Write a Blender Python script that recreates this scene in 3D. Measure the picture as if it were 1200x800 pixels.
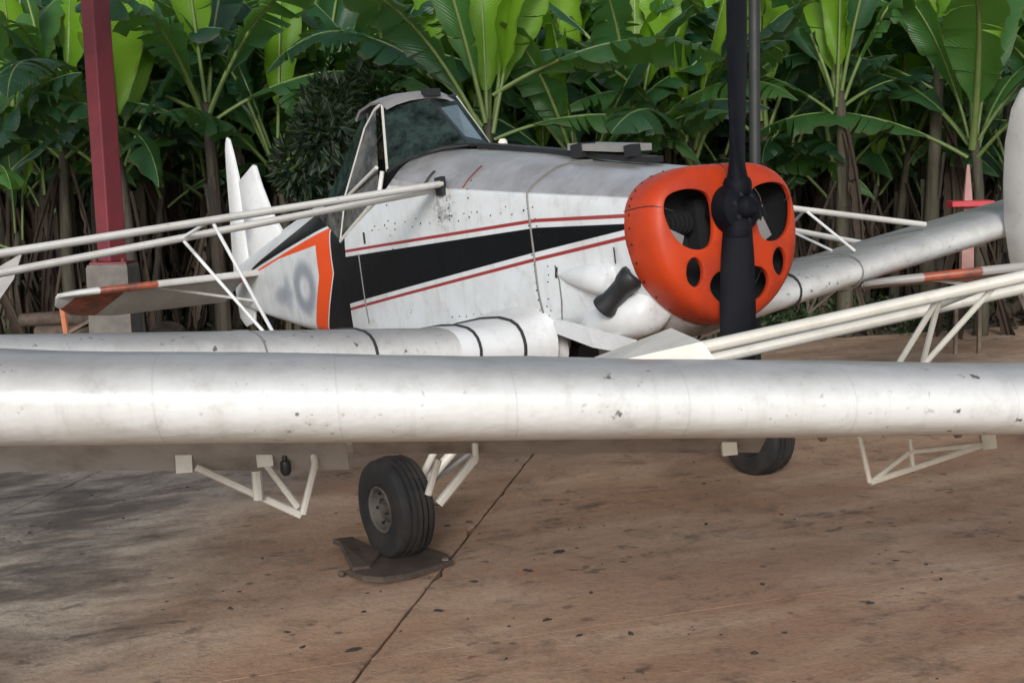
import bpy, bmesh, math, random
import numpy as np
from mathutils import Vector, Matrix
from mathutils import noise as mnoise
R = math.radians
for o in list(bpy.data.objects):
    bpy.data.objects.remove(o)
sc = bpy.context.scene
COL = sc.collection

# ------------------------------------------------------------------ camera, light
cam = bpy.data.cameras.new('camera'); cam_o = bpy.data.objects.new('camera', cam); COL.objects.link(cam_o)
cam.sensor_width = 36; cam.lens = 45; cam.clip_start = .05; cam.clip_end = 600
PITCH, ROLL = R(6.8), R(1.5)
fwd = Vector((0, math.cos(PITCH), -math.sin(PITCH))); up = Vector((0, math.sin(PITCH), math.cos(PITCH))); rt = Vector((1, 0, 0))
r2 = math.cos(ROLL)*rt - math.sin(ROLL)*up; u2 = math.sin(ROLL)*rt + math.cos(ROLL)*up
cam_o.matrix_world = Matrix(((r2.x, u2.x, -fwd.x, 0), (r2.y, u2.y, -fwd.y, 0), (r2.z, u2.z, -fwd.z, 1.8), (0, 0, 0, 1)))
sc.camera = cam_o

SUN_EL, SUN_AZ = R(21), R(186)          # azimuth measured clockwise from +Y: the light comes from behind the camera, to its left
world = bpy.data.worlds.new('World'); sc.world = world; world.use_nodes = True
wn = world.node_tree.nodes; wl = world.node_tree.links
sky = wn.new('ShaderNodeTexSky'); sky.sky_type = 'NISHITA'; sky.sun_disc = False
sky.sun_elevation = SUN_EL; sky.sun_rotation = SUN_AZ; sky.air_density = 1.0; sky.dust_density = 0.8; sky.ozone_density = 2.2
hs = wn.new('ShaderNodeHueSaturation'); hs.inputs['Saturation'].default_value = .45; wl.new(sky.outputs[0], hs.inputs['Color']); wl.new(hs.outputs[0], wn['Background'].inputs[0]); wn['Background'].inputs[1].default_value = 0.12
sun = bpy.data.lights.new('sun', 'SUN'); sun.energy = 1.9; sun.angle = R(16); sun.color = (1, .985, .96)
sun_o = bpy.data.objects.new('sun', sun); COL.objects.link(sun_o)
sd = Vector((math.sin(SUN_AZ)*math.cos(SUN_EL), math.cos(SUN_AZ)*math.cos(SUN_EL), math.sin(SUN_EL)))
sun_o.rotation_euler = sd.to_track_quat('Z', 'Y').to_euler()
sc.view_settings.view_transform = 'Standard'; sc.view_settings.look = 'None'; sc.view_settings.gamma = 1
sc.view_settings.exposure = 0.70

# ------------------------------------------------------------------ helpers
def tag(o, label=None, cat=None, group=None, kind=None):
    if label: o['label'] = label
    if cat: o['category'] = cat
    if group: o['group'] = group
    if kind: o['kind'] = kind
    return o

def empty(name, loc=(0, 0, 0), parent=None):
    o = bpy.data.objects.new(name, None); COL.objects.link(o); o.location = loc; o.empty_display_size = .2
    if parent: o.parent = parent
    return o

class MB:
    def __init__(s): s.v = []; s.f = []; s.uv = {}
    def add(s, vs, fs):
        n = len(s.v); s.v += [tuple(v) for v in vs]; s.f += [tuple(i+n for i in f) for f in fs]; return s
    def box(s, c, d, rot=None):
        c = Vector(c); h = [x/2 for x in d]
        vs = [Vector((sx*h[0], sy*h[1], sz*h[2])) for sx in (-1, 1) for sy in (-1, 1) for sz in (-1, 1)]
        if rot is not None: vs = [rot @ v for v in vs]
        return s.add([v+c for v in vs], [(0,1,3,2),(4,6,7,5),(0,4,5,1),(2,3,7,6),(0,2,6,4),(1,5,7,3)])
    def bar(s, a, b, w, h):                       # rectangular bar from a to b
        a = Vector(a); b = Vector(b); d = (b-a).normalized()
        x = d.cross(Vector((0, 0, 1)))
        if x.length < 1e-3: x = d.cross(Vector((0, 1, 0)))
        x.normalize(); y = x.cross(d)
        vs = [p+x*sx*w/2+y*sy*h/2 for p in (a, b) for sx, sy in ((-1,-1),(1,-1),(1,1),(-1,1))]
        return s.add(vs, [(3,2,1,0),(4,5,6,7),(0,1,5,4),(1,2,6,5),(2,3,7,6),(3,0,4,7)])
    def tube(s, pts, r, n=10, flat=1.0, cap=True):
        pts = [Vector(p) for p in pts]; rs = r if isinstance(r, (list, tuple)) else [r]*len(pts)
        rings = []; px = None
        for i, p in enumerate(pts):
            d = (pts[min(i+1, len(pts)-1)]-pts[max(i-1, 0)]).normalized()
            if px is None:
                px = d.cross(Vector((0, 0, 1)))
                if px.length < 1e-2: px = d.cross(Vector((0, 1, 0)))
            px = (px - d*px.dot(d)).normalized(); py = d.cross(px)
            rings.append([p+px*math.cos(2*math.pi*k/n)*rs[i]+py*math.sin(2*math.pi*k/n)*rs[i]*flat for k in range(n)])
        return s.loft(rings, cap=cap)
    def loft(s, rings, closed=True, cap=False, capa=None, capb=None):
        n = len(rings[0]); vs = [v for r in rings for v in r]; fs = []
        for i in range(len(rings)-1):
            for k in range(n if closed else n-1):
                a = i*n+k; b = i*n+(k+1) % n
                fs.append((a, b, b+n, a+n))
        if cap or capa: fs.append(tuple(range(n-1, -1, -1)))
        if cap or capb: fs.append(tuple((len(rings)-1)*n+k for k in range(n)))
        return s.add(vs, fs)
    def lathe(s, prof, c, axis, n=32):            # prof [(r, along axis)]
        axis = Vector(axis).normalized(); c = Vector(c)
        x = axis.orthogonal().normalized(); y = axis.cross(x)
        return s.loft([[c+axis*h+(x*math.cos(2*math.pi*k/n)+y*math.sin(2*math.pi*k/n))*r for k in range(n)] for r, h in prof])
    def ball(s, c, r, n=10, m=6, sc=(1, 1, 1)):
        c = Vector(c); rings = []
        for i in range(m+1):
            t = math.pi*i/m; rr = max(math.sin(t), .02)
            rings.append([c+Vector((math.cos(2*math.pi*k/n)*rr*r*sc[0], math.sin(2*math.pi*k/n)*rr*r*sc[1], math.cos(t)*r*sc[2])) for k in range(n)])
        return s.loft(rings, cap=True)
    def mesh(s, name):
        me = bpy.data.meshes.new(name); me.from_pydata(s.v, [], s.f); me.update()
        bm = bmesh.new(); bm.from_mesh(me); bmesh.ops.recalc_face_normals(bm, faces=bm.faces); bm.to_mesh(me); bm.free()
        return me
    def build(s, name, mat, parent=None, smooth=None, loc=None, kind=None):
        me = s.mesh(name); me.materials.append(mat)
        o = bpy.data.objects.new(name, me); COL.objects.link(o)
        if parent: o.parent = parent
        if loc is not None: o.location = loc
        if kind: o['kind'] = kind
        if smooth: shade(o, smooth)
        return o

def shade(o, ang=35):
    me = o.data
    for p in me.polygons: p.use_smooth = True
    bm = bmesh.new(); bm.from_mesh(me)
    for e in bm.edges:
        if len(e.link_faces) == 2 and e.calc_face_angle(0) > R(ang): e.smooth = False
    bm.to_mesh(me); bm.free()

def catmull(pts, k):                               # smooth open polyline, k samples per segment
    out = []; n = len(pts); P = [np.array(p, float) for p in pts]
    for i in range(n-1):
        p0 = P[max(i-1, 0)]; p1 = P[i]; p2 = P[i+1]; p3 = P[min(i+2, n-1)]
        for j in range(k):
            t = j/k
            out.append(.5*((2*p1)+(-p0+p2)*t+(2*p0-5*p1+4*p2-p3)*t*t+(-p0+3*p1-3*p2+p3)*t**3))
    out.append(P[-1]); return out

# ------------------------------------------------------------------ materials
class NT:
    def __init__(s, name):
        s.m = bpy.data.materials.new(name); s.m.use_nodes = True; s.t = s.m.node_tree; s.n = s.t.nodes; s.l = s.t.links
        s.p = s.n['Principled BSDF']; s.out = s.n['Material Output']
    def put(s, node, i, v):
        if v is None: return
        if hasattr(v, 'is_linked'): s.l.new(v, node.inputs[i])
        else:
            node.inputs[i].default_value = v
    def math(s, op, a, b=None, c=None, clamp=False):
        n = s.n.new('ShaderNodeMath'); n.operation = op; n.use_clamp = clamp
        s.put(n, 0, a); s.put(n, 1, b); s.put(n, 2, c); return n.outputs[0]
    def mix(s, f, a, b):
        n = s.n.new('ShaderNodeMix'); n.data_type = 'RGBA'
        s.put(n, 0, f); s.put(n, 6, a if hasattr(a, 'is_linked') else (*a, 1)); s.put(n, 7, b if hasattr(b, 'is_linked') else (*b, 1)); return n.outputs[2]
    def coord(s, kind='Object', scale=None, rot=None):
        n = s.n.new('ShaderNodeTexCoord'); o = n.outputs[kind]
        if scale or rot:
            m = s.n.new('ShaderNodeMapping'); s.l.new(o, m.inputs[0])
            if scale: m.inputs['Scale'].default_value = scale
            if rot: m.inputs['Rotation'].default_value = rot
            o = m.outputs[0]
        return o
    def noise(s, vec, scale, detail=5, rough=.6, dist=0):
        n = s.n.new('ShaderNodeTexNoise'); s.put(n, 'Vector', vec); n.inputs['Scale'].default_value = scale
        n.inputs['Detail'].default_value = detail; n.inputs['Roughness'].default_value = rough; n.inputs['Distortion'].default_value = dist
        return n.outputs[0]
    def voro(s, vec, scale, feat='F1', rand=1):
        n = s.n.new('ShaderNodeTexVoronoi'); n.feature = feat; s.put(n, 'Vector', vec); n.inputs['Scale'].default_value = scale
        n.inputs['Randomness'].default_value = rand; return n.outputs[0]
    def step(s, v, lo, hi):                        # smoothstep lo..hi
        n = s.n.new('ShaderNodeMapRange'); n.interpolation_type = 'SMOOTHSTEP'; s.put(n, 0, v)
        n.inputs[1].default_value = lo; n.inputs[2].default_value = hi; return n.outputs[0]
    def xyz(s, v):
        n = s.n.new('ShaderNodeSeparateXYZ'); s.put(n, 0, v); return n.outputs
    def bump(s, h, strength=.3, dist=.01):
        n = s.n.new('ShaderNodeBump'); s.put(n, 'Height', h); n.inputs['Strength'].default_value = strength; n.inputs['Distance'].default_value = dist
        s.l.new(n.outputs[0], s.p.inputs['Normal']); return n.outputs[0]
    def col(s, c): s.put(s.p, 'Base Color', c if hasattr(c, 'is_linked') else (*c, 1))
    def rough(s, r): s.put(s.p, 'Roughness', r)

def plain(name, c, rough=.5, metal=0, c2=None, scale=6, amt=.5, bump=0.0, coat=0):
    t = NT(name); v = t.coord()
    nz = t.noise(v, scale, 6, .65)
    c2 = c2 or tuple(x*.6 for x in c)
    t.col(t.mix(t.math('MULTIPLY', t.step(nz, .38, .7), amt), c, c2))
    t.rough(t.math('ADD', t.math('MULTIPLY', nz, .3), max(rough-.15, 0.02)))
    t.p.inputs['Metallic'].default_value = metal
    if coat: t.p.inputs['Coat Weight'].default_value = coat
    if bump: t.bump(t.noise(v, scale*6, 4), bump, .004)
    return t.m

def weather(t, v, base, dust=(.30, .27, .23), speck=True, streak=0.5):
    """aged paint: blotchy dust film, run marks and small dark specks"""
    n1 = t.noise(v, 1.7, 6, .65); n2 = t.noise(v, 9, 6, .7)
    c = t.mix(t.math('MULTIPLY', t.step(n1, .38, .72), .42*streak*2), base, dust)
    c = t.mix(t.math('MULTIPLY', t.step(n2, .52, .78), .35), c, tuple(x*.62 for x in dust))
    if speck:
        d = t.voro(v, 21); n3 = t.noise(v, 2.3, 3)
        sp = t.math('MULTIPLY', t.math('SUBTRACT', 1, t.step(d, .06, .16)), t.step(n3, .56, .66))
        c = t.mix(t.math('MULTIPLY', sp, .8), c, (.035, .025, .02))
    return c, n1, n2

def m_paint(name, base=(.66, .66, .645), rough=.36, streak=.5, metal=0.0):
    t = NT(name); v = t.coord(); c, n1, n2 = weather(t, v, base, streak=streak); t.col(c)
    t.rough(t.math('ADD', t.math('MULTIPLY', n2, .35), rough-.17)); t.p.inputs['Metallic'].default_value = metal
    t.bump(t.noise(v, 5, 3), .12, .02); return t.m

def m_wing():
    t = NT('wing_paint'); v = t.coord(); base = (.63, .635, .62)
    c, n1, n2 = weather(t, v, base, streak=.42)
    x, y, z = t.xyz(v)[0:3]
    # grime plus painted shade: greyer with height above the nose, ragged lower edge
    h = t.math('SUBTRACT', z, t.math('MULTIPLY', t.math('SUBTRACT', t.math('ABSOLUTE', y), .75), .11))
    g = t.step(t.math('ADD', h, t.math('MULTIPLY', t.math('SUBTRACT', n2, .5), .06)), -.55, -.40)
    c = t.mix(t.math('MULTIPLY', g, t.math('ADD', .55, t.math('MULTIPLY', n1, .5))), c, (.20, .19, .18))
    # mud splashes and chipped patches, run marks down the nose
    wv = t.n.new('ShaderNodeVectorMath'); wv.operation = 'ADD'; t.put(wv, 0, v)
    nv = t.n.new('ShaderNodeTexNoise'); t.put(nv, 'Vector', v); nv.inputs['Scale'].default_value = 45; nv.inputs['Detail'].default_value = 3
    sc_ = t.n.new('ShaderNodeVectorMath'); sc_.operation = 'SCALE'; t.l.new(nv.outputs[1], sc_.inputs[0]); sc_.inputs['Scale'].default_value = .05; t.l.new(sc_.outputs[0], wv.inputs[1])
    d1 = t.voro(wv.outputs[0], 15); d2 = t.voro(wv.outputs[0], 34)
    gate = t.step(t.noise(v, 1.5, 4, .6), .47, .57)
    chips = t.math('MULTIPLY', t.math('SUBTRACT', 1, t.step(d1, .11, .2)), gate)
    fine = t.math('MULTIPLY', t.math('SUBTRACT', 1, t.step(d2, .08, .16)), t.step(t.noise(v, 2.7, 3), .44, .6))
    c = t.mix(t.math('MULTIPLY', chips, .85), c, (.045, .032, .026)); c = t.mix(t.math('MULTIPLY', fine, .55), c, (.09, .07, .06))
    runs = t.noise(t.coord('Object', (1.2, 9, 1.2)), 3, 5, .6)
    c = t.mix(t.math('MULTIPLY', t.step(runs, .52, .74), .22), c, (.30, .28, .25))
    # faint rib lines and lap joints
    rb = t.math('ABSOLUTE', t.math('SUBTRACT', t.math('FRACT', t.math('MULTIPLY', y, 1/.42)), .5))
    rib = t.math('SUBTRACT', 1, t.step(rb, .0, .012))
    c = t.mix(t.math('MULTIPLY', rib, .16), c, (.2, .19, .18))
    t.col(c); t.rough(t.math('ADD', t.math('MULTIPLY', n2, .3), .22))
    t.bump(t.math('ADD', t.math('MULTIPLY', t.noise(t.coord('Object', (1, .8, 1)), 4.5, 4), 1), t.math('MULTIPLY', rib, .05)), .3, .035)
    return t.m

def m_fuselage():
    t = NT('fuselage_paint'); v = t.coord(); b, s, u = t.xyz(v)[0:3]
    M, A, S = (lambda a, c: t.math('MULTIPLY', a, c)), (lambda a, c: t.math('ADD', a, c)), (lambda a, c: t.math('SUBTRACT', a, c))
    white, n1, n2 = weather(t, v, (.62, .64, .65), streak=.38)
    dr = t.noise(t.coord('Object', (7, 1, 1.1)), 2.5, 6, .7)
    white = t.mix(t.math('MULTIPLY', t.step(dr, .5, .75), .35), white, (.33, .31, .28))
    # bare, duller metal skin of the top deck ahead of the windscreen
    crease = A(M(b, .165), .075)
    deck = M(t.step(S(u, crease), -.012, .0), t.math('LESS_THAN', b, 2.45))
    silver = t.mix(t.step(t.noise(v, 3, 6, .7), .35, .7), (.50, .485, .47), (.32, .30, .285))
    c = t.mix(deck, white, silver)
    RED, BLK, ORG, WHT = (.27, .028, .026), (.004, .0045, .006), (.72, .075, .012), (.7, .7, .69)
    # cheat line: red / white / black wedge / white / red
    la = t.math('MINIMUM', A(M(S(b, .24), .087), .03), A(M(S(b, 1.0), .0265), .094))
    lb = t.math('MINIMUM', A(M(S(b, .26), -.043), -.065), A(M(S(b, 1.01), -.055), -.097))
    fr = t.math('LESS_THAN', b, A(M(u, -.12), 3.22))                     # edge of the black column behind the cockpit
    def band(x, lo, hi): return M(t.step(x, lo-.002, lo+.002), S(1, t.step(x, hi-.002, hi+.002)))
    da, db = S(u, la), S(u, lb)
    c = t.mix(M(band(da, -.009, .009), fr), c, RED)
    c = t.mix(M(band(db, -.009, .009), fr), c, RED)
    wedge = M(t.math('SUBTRACT', 1, t.step(da, -.037, -.033)), t.step(db, .033, .037))
    c = t.mix(M(wedge, fr), c, BLK)
    stn = t.math('SQRT', A(t.math('POWER', M(S(b, 1.84), 1/.16), 2), t.math('POWER', M(S(u, .27), 1/.17), 2)))
    stn = M(S(1, t.step(A(stn, M(S(n2, .5), .9)), .25, 1.1)), t.step(t.noise(v, 26, 4, .7), .42, .62))
    c = t.mix(M(stn, .7), c, (.06, .055, .05))
    # black column and upper rear flank, white panel edged in orange
    spine = S(.60, M(S(b, 3.6), .165))
    rear = S(1, fr)
    blk = M(rear, S(1, t.step(S(u, spine), -.085, -.077)))
    c = t.mix(M(blk, t.math('LESS_THAN', b, 5.5)), c, BLK)
    ch = A(3.47, t.math('MAXIMUM', M(S(.03, u), .78), M(S(u, .03), .04)))
    topl = S(.335, M(S(b, 3.5), .083))
    db2, dt = S(b, ch), S(topl, u)
    pan = M(t.step(db2, -.02, -.014), t.step(dt, -.022, -.018))
    c = t.mix(pan, c, white)
    inn = M(t.step(db2, .0, .004), t.step(dt, .0, .003))
    core = M(t.step(db2, .27, .274), t.step(S(dt, t.math('MAXIMUM', S(.085, M(S(b, 3.5), .06)), .016)), .0, .004))
    c = t.mix(M(inn, S(1, core)), c, ORG)
    # the worn, unreadable registration on the panel: soft grey-blue smudges
    def ell(cb, cu, rb_, ru): 
        return t.math('SQRT', A(t.math('POWER', M(S(b, cb), 1/rb_), 2), t.math('POWER', M(S(u, cu), 1/ru), 2)))
    e1 = ell(4.10, -.03, .21, .16); ring = M(t.step(e1, .25, .75), S(1, t.step(e1, .9, 1.5)))
    e2 = ell(4.62, -.05, .24, .07); bar = S(1, t.step(e2, .4, 1.5))
    e3 = ell(4.52, -.05, .10, .15); bar3 = S(1, t.step(e3, .3, 1.4))
    sm = M(t.math('MAXIMUM', t.math('MAXIMUM', M(ring, 1.), M(bar, .9)), M(bar3, .8)), t.math('GREATER_THAN', s, 0))
    c = t.mix(M(sm, .68), c, (.12, .14, .19))
    t.col(c); t.rough(A(M(n2, .3), .2)); t.p.inputs['Metallic'].default_value = 0.0
    t.put(t.p, 'Metallic', M(deck, .55)); t.put(t.p, 'Specular IOR Level', S(.5, M(t.math('MAXIMUM', M(wedge, fr), blk), .38)))
    t.bump(t.noise(v, 4, 3), .14, .03)
    return t.m

def m_fin():
    t = NT('fin_paint'); v = t.coord(); b, s, u = t.xyz(v)[0:3]
    M, A, S = (lambda a, c: t.math('MULTIPLY', a, c)), (lambda a, c: t.math('ADD', a, c)), (lambda a, c: t.math('SUBTRACT', a, c))
    white, n1, n2 = weather(t, v, (.68, .685, .68), streak=.25)
    d = S(u, A(1.04, M(S(5.6, b), .42)))
    band = t.step(d, -.075, -.07)
    band = M(band, t.math('LESS_THAN', b, 5.83))
    band = M(band, 0.0); c = t.mix(band, white, (.01, .01, .014))
    e = t.math('SQRT', A(t.math('POWER', M(S(b, 5.72), 1/.12), 2), t.math('POWER', M(S(u, .58), 1/.13), 2)))
    c = t.mix(M(S(1, t.step(e, .2, 1.4)), .5), c, (.2, .22, .27))
    t.col(c); t.rough(.45); t.put(t.p, 'Specular IOR Level', S(.5, M(band, .45))); return t.m

def m_stab(lo=1.02, hi=1.40, base=(.48, .47, .45)):
    t = NT('stabilizer_paint'); v = t.coord(); b, s, u = t.xyz(v)[0:3]
    white, n1, n2 = weather(t, v, base, streak=.6)
    sa = t.math('ADD', t.math('ABSOLUTE', s), t.math('MULTIPLY', t.math('SUBTRACT', b, 5.6), -.5))
    band = t.math('MULTIPLY', t.step(sa, lo, lo+.01), t.math('SUBTRACT', 1, t.step(sa, hi, hi+.01)))
    t.col(t.mix(band, white, t.mix(t.step(n2, .4, .65), (.30, .065, .028), (.12, .04, .026)))); t.rough(.45); return t.m

def m_glass(name, tint=(.16, .23, .22), dirty=.25, film=(.09, .14, .13)):
    t = NT(name)
    tr = t.n.new('ShaderNodeBsdfTransparent'); tr.inputs[0].default_value = (*tint, 1)
    gl = t.n.new('ShaderNodeBsdfGlossy'); gl.inputs[0].default_value = (.42, .47, .46, 1); gl.inputs['Roughness'].default_value = .06
    fr = t.n.new('ShaderNodeFresnel'); fr.inputs[0].default_value = 1.22
    m1 = t.n.new('ShaderNodeMixShader'); t.l.new(fr.outputs[0], m1.inputs[0]); t.l.new(tr.outputs[0], m1.inputs[1]); t.l.new(gl.outputs[0], m1.inputs[2])
    df = t.n.new('ShaderNodeBsdfDiffuse'); df.inputs[0].default_value = (*film, 1)
    m2 = t.n.new('ShaderNodeMixShader')
    nz = t.noise(t.coord(), 7, 5, .7); t.l.new(t.math('MULTIPLY', t.step(nz, .25, .8), dirty), m2.inputs[0])
    t.l.new(m1.outputs[0], m2.inputs[1]); t.l.new(df.outputs[0], m2.inputs[2]); t.l.new(m2.outputs[0], t.out.inputs[0])
    return t.m

def m_leaf(name, cols, trans=.45, dead=False):
    t = NT(name); uvn = t.n.new('ShaderNodeTexCoord'); uv = uvn.outputs['UV']; x, y, z = t.xyz(uv)[0:3]
    oi = t.n.new('ShaderNodeObjectInfo'); rnd = oi.outputs['Random']
    ob = uvn.outputs['Object']
    ax = t.math('ABSOLUTE', t.math('SUBTRACT', x, .5))
    nz = t.noise(ob, 3.2, 5, .65)
    cr = t.n.new('ShaderNodeValToRGB'); e = cr.color_ramp.elements
    e[0].position = 0; e[0].color = (*cols[0], 1); e[1].position = 1; e[1].color = (*cols[-1], 1)
    for i, c in enumerate(cols[1:-1]):
        k = e.new((i+1)/(len(cols)-1)); k.color = (*c, 1)
    t.l.new(t.math('ADD', t.math('MULTIPLY', rnd, .85), t.math('MULTIPLY', nz, .22)), cr.inputs[0])
    c = cr.outputs[0]
    # parallel side veins slant away from the midrib
    vein = t.math('SINE', t.math('ADD', t.math('MULTIPLY', y, 330), t.math('MULTIPLY', ax, -60)))
    c = t.mix(t.math('MULTIPLY', t.step(vein, .3, 1.), .22), c, t.mix(.5, c, cols[-1]))
    if not dead:
        rib = t.math('SUBTRACT', 1, t.step(ax, .012, .03))
        c = t.mix(t.math('MULTIPLY', rib, .75), c, (.30, .36, .14))
        # browned margins
        ed = t.math('MULTIPLY', t.step(t.math('ADD', ax, t.math('MULTIPLY', t.math('SUBTRACT', nz, .5), .2)), .455, .5), .5)
        c = t.mix(ed, c, (.14, .09, .035))
        bl_ = t.math('MULTIPLY', t.step(t.noise(ob, 2.1, 6, .75), .60, .70), .6); c = t.mix(bl_, c, (.13, .115, .045))
    t.col(c); t.rough(.40 if not dead else .9); t.p.inputs['Specular IOR Level'].default_value = .55 if not dead else .15
    bp = t.bump(t.math('ADD', vein, t.math('MULTIPLY', nz, 2)), .35, .004)
    tr = t.n.new('ShaderNodeBsdfTranslucent')
    t.l.new(t.mix(.5, c, (.28, .48, .03)) if not dead else c, tr.inputs[0])
    ms = t.n.new('ShaderNodeMixShader'); ms.inputs[0].default_value = trans
    t.l.new(t.p.outputs[0], ms.inputs[1]); t.l.new(tr.outputs[0], ms.inputs[2]); t.l.new(ms.outputs[0], t.out.inputs[0])
    return t.m

def m_concrete():
    t = NT('concrete'); w = t.n.new('ShaderNodeNewGeometry').outputs['Position']
    def mp(scale, rz):
        m0 = t.n.new('ShaderNodeMapping'); m0.vector_type = 'TEXTURE'; t.l.new(w, m0.inputs[0]); m0.inputs['Rotation'].default_value = (0, 0, rz); m0.inputs['Scale'].default_value = scale; return m0.outputs[0]
    x, y, z = t.xyz(w)[0:3]
    st = mp((2.6, .8, 1), R(26)); st2 = mp((1.9, .42, 1), R(24))
    nA = t.noise(st, 1.3, 8, .68, .6); nB = t.noise(st2, 1.5, 8, .72, .5); nC = t.noise(w, .8, 8, .68, .3); nD = t.noise(w, 38, 4, .7); nE = t.noise(w, 6, 8, .72, .4)
    brown, tan, red = (.35, .21, .13), (.50, .345, .235), (.37, .20, .115)
    c = t.mix(t.step(nA, .36, .66), brown, tan)
    c = t.mix(t.math('MULTIPLY', t.step(nC, .45, .7), .6), c, red)
    # greyer, oil-stained concrete towards the left
    sn = t.n.new('ShaderNodeMapRange'); sn.interpolation_type = 'SMOOTHSTEP'; t.put(sn, 0, t.math('ADD', t.math('ADD', x, t.math('MULTIPLY', y, -.10)), t.math('MULTIPLY', t.math('SUBTRACT', nC, .5), 1.6)))
    sn.inputs[1].default_value = -3.0; sn.inputs[2].default_value = -1.4; sn.inputs[3].default_value = 1; sn.inputs[4].default_value = 0
    nG = t.noise(mp((1.5, .8, 1), R(30)), 1.6, 9, .74, .4)
    grey = t.mix(t.step(nG, .38, .62), (.12, .096, .077), (.45, .38, .305))
    c = t.mix(sn.outputs[0], c, grey)
    # dark stains stretched along the wash direction, dust streaks
    dk = t.math('MULTIPLY', t.step(t.noise(mp((1.6, .6, 1), R(30)), 1.3, 9, .75, .3), .55, .66), t.step(nE, .38, .55))
    c = t.mix(t.math('MULTIPLY', dk, .75), c, (.045, .034, .028))
    mott = t.noise(w, 3.2, 10, .78, .5); c = t.mix(t.math('MULTIPLY', t.step(mott, .5, .68), .55), c, (.08, .058, .045))
    c = t.mix(t.math('MULTIPLY', t.step(t.noise(w, 14, 8, .8), .5, .7), .4), c, (.06, .042, .033))
    lt = t.math('MULTIPLY', t.step(t.noise(mp((4, .09, 1), R(19)), 2.0, 4, .6), .60, .72), .35)
    c = t.mix(lt, c, (.38, .30, .235))
    nw = t.n.new('ShaderNodeTexNoise'); t.put(nw, 'Vector', w); nw.inputs['Scale'].default_value = 9; nw.inputs['Detail'].default_value = 4
    sv = t.n.new('ShaderNodeVectorMath'); sv.operation = 'SCALE'; t.l.new(nw.outputs[1], sv.inputs[0]); sv.inputs['Scale'].default_value = .22
    av = t.n.new('ShaderNodeVectorMath'); av.operation = 'ADD'; t.l.new(mp((1.5, .8, 1), R(24)), av.inputs[0]); t.l.new(sv.outputs[0], av.inputs[1])
    dd = t.voro(av.outputs[0], 4.2); sp2 = t.math('MULTIPLY', t.math('SUBTRACT', 1, t.step(dd, .10, .19)), t.step(t.noise(w, 1.3, 3), .46, .56))
    c = t.mix(t.math('MULTIPLY', sp2, .55), c, (.04, .028, .022))
    d = t.voro(w, 7.5); sp = t.math('MULTIPLY', t.math('SUBTRACT', 1, t.step(d, .05, .20)), t.step(t.noise(w, 1.9, 3), .50, .62))
    c = t.mix(t.math('MULTIPLY', sp, .7), c, (.035, .024, .018))
    c = t.mix(t.math('MULTIPLY', t.step(nD, .45, .75), .3), c, (.09, .065, .05))
    t.col(c); t.rough(t.math('SUBTRACT', .9, t.math('MULTIPLY', t.step(nC, .4, .7), .22)))
    t.bump(t.math('ADD', t.math('MULTIPLY', nD, .5), t.math('ADD', nE, mott)), .55, .016)
    return t.m

def m_soil():
    t = NT('soil'); w = t.coord('Object'); n = t.noise(w, 2.2, 8, .7); n2 = t.noise(w, 25, 5, .7)
    c = t.mix(t.step(n, .35, .68), (.055, .038, .025), (.15, .105, .07)); c = t.mix(t.math('MULTIPLY', t.step(n2, .5, .7), .5), c, (.20, .15, .10))
    t.col(c); t.rough(.95); t.bump(t.math('ADD', n, n2), .8, .05); return t.m

M = {}
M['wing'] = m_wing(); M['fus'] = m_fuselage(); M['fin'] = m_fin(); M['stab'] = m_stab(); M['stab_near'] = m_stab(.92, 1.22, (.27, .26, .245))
M['white'] = m_paint('white_paint', (.63, .64, .64), .4)
M['cream'] = m_paint('cream_paint', (.66, .62, .54), .42)
M['strut'] = m_paint('strut_paint', (.58, .56, .52), .4, streak=.6)
M['grey'] = plain('grey_metal', (.28, .27, .26), .45, .3, amt=.5)
M['panel_grey'] = plain('panel_grey', (.26, .235, .215), .6, 0, (.10, .08, .065), 3.5, .9)
M['aileron'] = plain('aileron_grey', (.32, .31, .30), .5, 0, (.12, .10, .085), 3.0, .85)
M['dark'] = plain('dark_metal', (.02, .02, .022), .45, .2)
M['black'] = plain('matt_black', (.008, .008, .009), .65)
M['soot'] = plain('sooty_metal', (.0035, .0035, .004), .9)
M['seam'] = plain('seam_grey', (.16, .15, .14), .6)
M['seam_dark'] = plain('seam_dark', (.02, .02, .02), .6)
M['orange'] = plain('orange_paint', (.43, .040, .007), .5, 0, (.28, .028, .012), 4.5, .75, .05); M['orange'].node_tree.nodes['Principled BSDF'].inputs['Specular IOR Level'].default_value = .3
M['prop'] = plain('propeller_black', (.003, .0035, .006), .7, 0, (.010, .010, .012), 5, .6)
M['prop'].node_tree.nodes['Principled BSDF'].inputs['Specular IOR Level'].default_value = .12
M['tyre'] = plain('tyre_rubber', (.011, .011, .012), .8, 0, (.05, .038, .03), 7, .55, .15)
M['rim'] = plain('wheel_rim', (.10, .088, .076), .7, 0, (.035, .028, .022), 10, .8)
M['redsteel'] = plain('red_oxide_steel', (.17, .022, .030), .6, 0, (.09, .016, .02), 2.5, .7, .05)
M['block'] = plain('block_concrete', (.15, .132, .118), .9, 0, (.09, .08, .07), 5, .7, .4)
M['glass'] = m_glass('cockpit_glass', (.06, .11, .10), .45); M['glass_side'] = m_glass('side_glass', (.16, .17, .17), .9, (.17, .17, .16))
M['board'] = plain('wet_board', (.085, .058, .042), .8, 0, (.035, .026, .02), 9, .8, .4)
M['rust'] = plain('rust', (.16, .05, .025), .85, 0, (.10, .035, .02), 9, .8, .3)
M['pink'] = plain('faded_pink_paint', (.42, .23, .20), .7, 0, (.26, .14, .12), 4, .6)
M['redboard'] = plain('bright_red_paint', (.56, .05, .06), .5, 0, (.40, .04, .05), 4, .6)
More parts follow.
